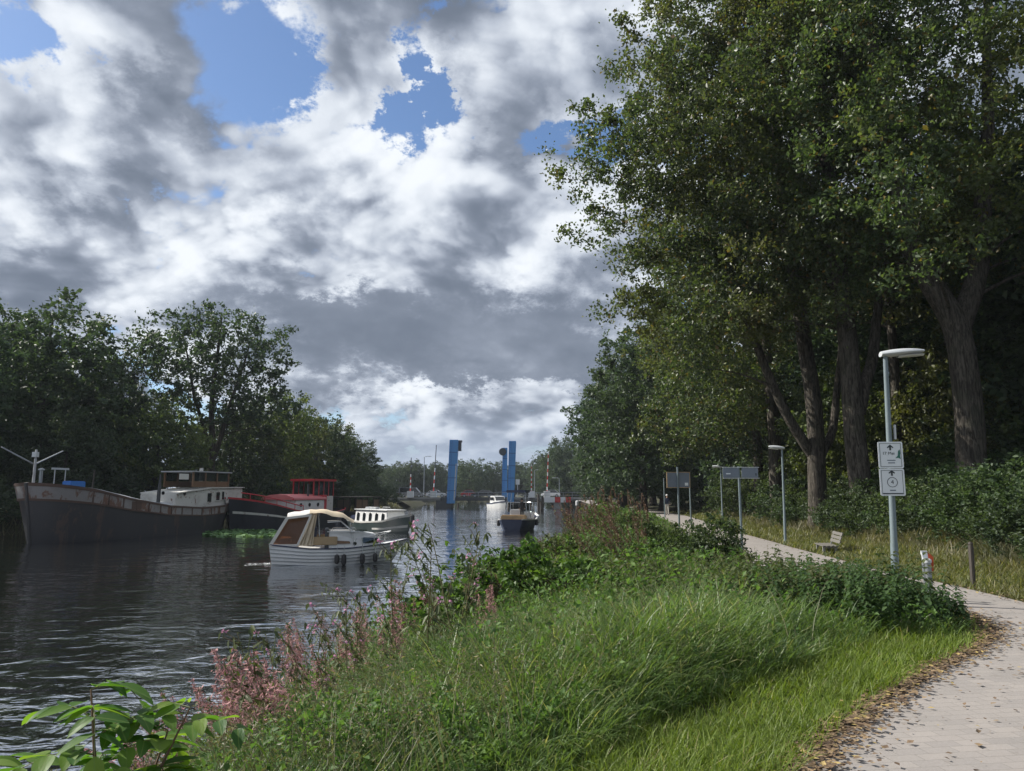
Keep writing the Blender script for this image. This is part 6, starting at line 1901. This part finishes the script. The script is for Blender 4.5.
# finger board and information board seen from behind
fy = 16.2
fx = at_y(740, 500, fy).x; fg = gz(fx, fy)
fb_ = empty('finger_board', (fx, fy, fg), 0, 'blue grey finger board on a slim post beside the dark shrub', 'sign')
MB().tube([(0, 0, -.3), (0, 0, at_y(740, 466.5, fy).z - fg)], .026, 12).build('post', M['post_green'], fb_, True)
for a, b in ((722.6, 739.0), (741.4, 758.2)):
    pa, pb = at_y(a, 468, fy - .05), at_y(b, 477.6, fy - .05)
    MB().box(((pa.x + pb.x) / 2 - fx, -.05, (pa.z + pb.z) / 2 - fg), (pb.x - pa.x, .02, pa.z - pb.z)).build('panel', M['sign_back'], fb_, False, .004)
pa, pb = at_y(722.6, 467.4, fy), at_y(758.2, 478.2, fy)
fr_ = MB()
for zz_ in (pa.z, pb.z): fr_.box(((pa.x + pb.x) / 2 - fx, -.048, zz_ - fg), (pb.x - pa.x + .02, .03, .014))
fr_.build('frame', M['lamp_grey'], fb_)
c = at_y(727.5, 473.8, fy); MB().box((c.x - fx, -.063, c.z - fg), (.10, .004, .022)).build('text_line', M['sign_white'], fb_)
c = at_y(755, 474.5, fy); MB().box((c.x - fx, -.063, c.z - fg), (.02, .004, .05)).build('text_line', M['sign_ink'], fb_)
iy = 34.0
ix = at_y(678.3, 500, iy).x; ig = gz(ix, iy)
ib = empty('information_board', (ix, iy, ig), 0, 'back of a square grey board on a single post by the path', 'sign')
MB().tube([(0, -.05, -.3), (0, -.05, at_y(678, 467, iy).z - ig)], .045, 12).build('post', M['post_green'], ib, True)
pa, pb = at_y(666.8, 472.3, iy), at_y(690, 487.5, iy)
MB().box(((pa.x + pb.x) / 2 - ix, .015, (pa.z + pb.z) / 2 - ig), (pb.x - pa.x, .03, pa.z - pb.z)).build('panel', M['sign_back'], ib, False, .005)
fr_ = MB()
for xx_ in (pa.x, pb.x): fr_.box((xx_ - ix, .012, (pa.z + pb.z) / 2 - ig), (.03, .045, pa.z - pb.z))
for zz_ in (pa.z, pb.z): fr_.box(((pa.x + pb.x) / 2 - ix, .012, zz_ - ig), (pb.x - pa.x + .04, .046, .03))
fr_.build('frame', M['cushion_tan'], ib)
c = at_y(686.5, 484.2, iy); MB().box((c.x - ix, -.004, c.z - ig), (.15, .006, .13)).build('sticker', M['sign_white'], ib)
for px, tp2, y, lab in ((690.4, 474, 46, 'plain grey pole right behind the square grey board'), (664.5, 479, 60, 'thin pole beside the walker')):
    xx_ = at_y(px, 500, y).x; g_ = gz(xx_, y)
    p_ = MB().tube([(0, 0, -.3), (0, 0, at_y(px, tp2, y).z - g_)], .05, 10).lathe([(.06, 0), (.06, .04), (.01, .06)], (0, 0, at_y(px, tp2, y).z - g_), 10).build('pole', M['post_green'], None, True)
    p_.location = (xx_, y, g_); tag(p_, lab, 'pole')

# bollard pair with a striped marker, verge post
by_ = 11.35
bo = at_y(924.6, 570, by_ + .1); g_ = gz(bo.x, by_ + .1)
pr = empty('bollard', (bo.x, by_ + .1, g_), 0, 'rear grey bollard of the pair, standing behind the one with the orange marker', 'bollard', 'bollards at the path bend')
ht = at_y(924.6, 555, by_).z - g_
MB().tube([(0, 0, -.2), (0, 0, ht)], .032, 14).build('post', M['galvanised'], pr, True); MB().lathe([(.040, 0), (.040, .03), (.02, .045)], (0, 0, ht), 14).build('cap', M['lamp_grey'], pr, True)
bo = at_y(928.8, 575, by_ - .1); g_ = gz(bo.x, by_ - .1)
pr = empty('bollard', (bo.x, by_ - .1, g_), 0, 'front grey bollard with an orange and white marker on its head', 'bollard', 'bollards at the path bend')
ht = at_y(928.8, 562, by_).z - g_
MB().tube([(0, 0, -.2), (0, 0, ht)], .044, 14).build('post', M['galvanised'], pr, True); MB().lathe([(.052, 0), (.052, .04), (.03, .06)], (0, 0, ht), 14).build('cap', M['lamp_grey'], pr, True)
MB().hexa([(-.05, .03, ht + .04), (.03, .03, ht + .04), (.03, .05, ht + .04), (-.05, .05, ht + .04), (-.07, .03, ht + .17), (.02, .03, ht + .17), (.02, .05, ht + .17), (-.07, .05, ht + .17)]).build('marker_white', M['sign_white'], pr)
MB().hexa([(.03, .03, ht - .14), (.075, .0, ht - .12), (.075, .02, ht - .12), (.03, .05, ht - .14), (.022, .03, ht + .16), (.09, .0, ht + .08), (.09, .02, ht + .08), (.022, .05, ht + .16)]).build('marker_orange', M['orange_red'], pr)
vp = at(973.2, 585, .06); g_ = gz(vp.x, vp.y)
p_ = MB().box((0, 0, .27), (.068, .068, .94)).box((0, 0, .765), (.075, .075, .05), taper=.7).build('verge_post', M['wet_wood'], None, False, .01)
p_.location = (vp.x, vp.y, g_); p_.rotation_euler = (0, R(1.5), .3)
tag(p_, 'dark wooden post in the long grass on the right verge', 'post')

# the bench, facing the canal
bc = at(831, 552.5, .03); g_ = gz(bc.x + .2, bc.y)
bn = empty('bench', (bc.x + .15, bc.y + .2, g_ - .10), R(78), 'weathered wooden bench facing the canal on the verge', 'bench')
# local: x along the bench, -y... backrest at -y side (away from the canal after rotation)
for k, yy_ in enumerate((.02, .15, .28, .41)):
    MB().box((0, yy_, .45), (1.7, .105, .04)).build('seat_slat', M['bench_wood'], bn, False, .006)
for k, (yy_, zz_) in enumerate(((-.09, .60), (-.13, .74), (-.17, .88))):
    MB().box((0, yy_, zz_), (1.7, .035, .115), rx=R(16)).build('back_slat', M['bench_wood'], bn, False, .006)
for xx_ in (-.62, .62):
    MB().hexa([(xx_ - .04, .02, -.15), (xx_ + .04, .02, -.15), (xx_ + .04, .10, -.15), (xx_ - .04, .10, -.15), (xx_ - .04, -.02, .43), (xx_ + .04, -.02, .43), (xx_ + .04, .06, .43), (xx_ - .04, .06, .43)]).build('leg', M['grey_concrete'], bn)
    MB().box((xx_, .40, .14), (.08, .08, .58)).build('leg', M['grey_concrete'], bn)
    MB().box((xx_, .2, .405), (.07, .46, .05)).build('seat_bearer', M['grey_concrete'], bn)
    MB().hexa([(xx_ - .03, -.06, .42), (xx_ + .03, -.06, .42), (xx_ + .03, -.02, .42), (xx_ - .03, -.02, .42), (xx_ - .03, -.205, .94), (xx_ + .03, -.205, .94), (xx_ + .03, -.175, .94), (xx_ - .03, -.175, .94)]).build('back_bearer', M['grey_concrete'], bn)
bn.scale = (.72, .8, .72)

# ================================================================== people
paint('skin', (0.48, 0.30, 0.22), 0.6, 0.05)
paint('navy_cloth', (0.025, 0.035, 0.07), 0.85, 0.2); paint('pale_cloth', (0.50, 0.47, 0.42), 0.85, 0.2); paint('white_cloth', (0.70, 0.69, 0.67), 0.8, 0.15); paint('dark_cloth', (0.03, 0.03, 0.035), 0.85, 0.2)


def skin_mesh(name, joints, edges, root, sub=2):
    me = bpy.data.meshes.new(name); me.from_pydata([j[:3] for j in joints], edges, [])
    ob = bpy.data.objects.new('tmp', me); col.objects.link(ob)
    md_ = ob.modifiers.new('skin', 'SKIN'); md_.use_smooth_shade = True
    for k, j in enumerate(joints):
        sv = me.skin_vertices[0].data[k]; sv.radius = (j[3], j[4] if len(j) > 4 else j[3]); sv.use_root = (k == root)
    sb_ = ob.modifiers.new('sub', 'SUBSURF'); sb_.levels = sub; sb_.render_levels = sub
    bpy.context.view_layer.update()
    out = bpy.data.meshes.new_from_object(ob.evaluated_get(bpy.context.evaluated_depsgraph_get()))
    bpy.data.objects.remove(ob)
    return out


def person(loc, rz, label, top, legs, cap=None, stride=.24, h=1.0):
    o = empty('person', loc, rz, label, 'person'); o.scale = (h, h, h)
    a, b = stride, -stride * .8
    # x is the walking direction; heel and toe of each foot rest on the ground
    J = [(0, 0, .95, .125, .15), (0, 0, 1.15, .115, .14), (0, 0, 1.38, .12, .17), (0, 0, 1.50, .055), (.02, 0, 1.62, .085, .075), (.02, 0, 1.70, .088, .078),
         (0, .19, 1.42, .055), (-.07, .24, 1.15, .042), (.02, .23, .93, .034), (.05, .23, .84, .03),
         (0, -.19, 1.42, .055), (.05, -.24, 1.15, .042), (.17, -.22, .96, .034), (.21, -.21, .88, .03),
         (0, .09, .88, .09), (a * .75, .10, .50, .062), (a * .9, .10, .09, .045), (a * .9 + .15, .10, .045, .035),
         (0, -.09, .88, .09), (b * .45, -.10, .50, .062), (b * 1.15, -.10, .11, .045), (b * 1.15 + .14, -.10, .04, .035)]
    E = [(0, 1), (1, 2), (2, 3), (3, 4), (4, 5), (2, 6), (6, 7), (7, 8), (8, 9), (2, 10), (10, 11), (11, 12), (12, 13), (0, 14), (14, 15), (15, 16), (16, 17), (0, 18), (18, 19), (19, 20), (20, 21)]
    me = skin_mesh('body', J, E, 0)
    for mm in ('skin', top, legs, 'dark_cloth'): me.materials.append(M[mm])
    for p in me.polygons:
        c = p.center
        arm = abs(c.y) > .17
        p.material_index = 3 if c.z < .10 else 2 if c.z < .98 and not arm else (0 if c.z > 1.50 or (arm and c.z < .98) else 1)
    link('body', me, o)
    hm_ = MB().lathe([(.098, -.02), (.102, .03), (.085, .085), (.04, .115), (.005, .12)], (.01, 0, 1.70), 14)
    if cap: hm_.box((.11, 0, 1.70), (.10, .13, .015))
    hm_.build('cap' if cap else 'hair', M[cap or 'dark_cloth'], o, True)
    return o


wk = at(667.5, 516, -.40)
person((wk.x, wk.y, float(path_z(wk.y)) + .045), R(75), 'walker in a white cap, navy top and pale trousers far along the path', 'navy_cloth', 'pale_cloth', 'white_cloth')
hx_, hy_ = math.cos(R(77)), math.sin(R(77))
person((drk.location.x - hx_ * .9 + hy_ * .3, drk.location.y - hy_ * .9 - hx_ * .3, WATER_Z + .78), R(77), 'person in dark clothes standing at the helm of the dark sloop', 'dark_cloth', 'dark_cloth', None, .06, .95)


# ================================================================== thin late summer haze over the whole place
m, nt, o = new_mat('haze_air')
pv = nt.nodes.new('ShaderNodeVolumePrincipled')
pv.inputs['Color'].default_value = (0.80, 0.88, 1.0, 1)
pv.inputs['Density'].default_value = 0.00022
nt.links.new(pv.outputs[0], o.inputs['Volume'])
hz = MB().box((50, 2070, 14), (5600, 4400, 36)).build('haze', m)
tag(hz, kind='stuff')


# ================================================================== labels that single out the members of a group
ONES = 'zeroth first second third fourth fifth sixth seventh eighth ninth tenth eleventh twelfth thirteenth fourteenth fifteenth sixteenth seventeenth eighteenth nineteenth'.split()
def ordinal(n):
    if n < 20: return ONES[n]
    t = {2: 'twent', 3: 'thirt', 4: 'fort', 5: 'fift', 6: 'sixt', 7: 'sevent'}[n // 10]
    return t + 'ieth' if n % 10 == 0 else t + 'y-' + ONES[n % 10]


def image_x(o):
    p = o.location; f = p.y * math.cos(PITCH) + (p.z - CAM_Z) * math.sin(PITCH)
    return W / 2 + FPX * p.x / max(f, 0.1)


for grp, text in (('bushes beneath the poplars', 'dark leafy bush beneath the poplars'), ('bushes along the far bank', 'dark bush at the foot of the far bank trees'),
                  ('trees in the second row on the far bank', 'dark tree behind the front row on the far bank'), ('dark trees of the wood behind the poplars', 'dark tree of the wood behind the poplars'),
                  ('trees on the right bank before the bridge', 'dark tree where the right bank narrows towards the bridge'), ('hazy tree line beyond the lift bridge', 'distant grey green tree beyond the bridge'),
                  ('balsam stalks on the waterline', 'tall leafy balsam leaning over the water'), ('willowherb gone to seed', 'willowherb gone to rosy seed on the bank edge'),
                  ('dead dock stalks on the bank', 'dead brown dock stalk leaning towards the canal')):
    mem = sorted([o for o in col.objects if o.parent is None and o.get('group') == grp], key=image_x)
    for k, o in enumerate(mem): o['label'] = f'{text}, {ordinal(k + 1)} from the left'
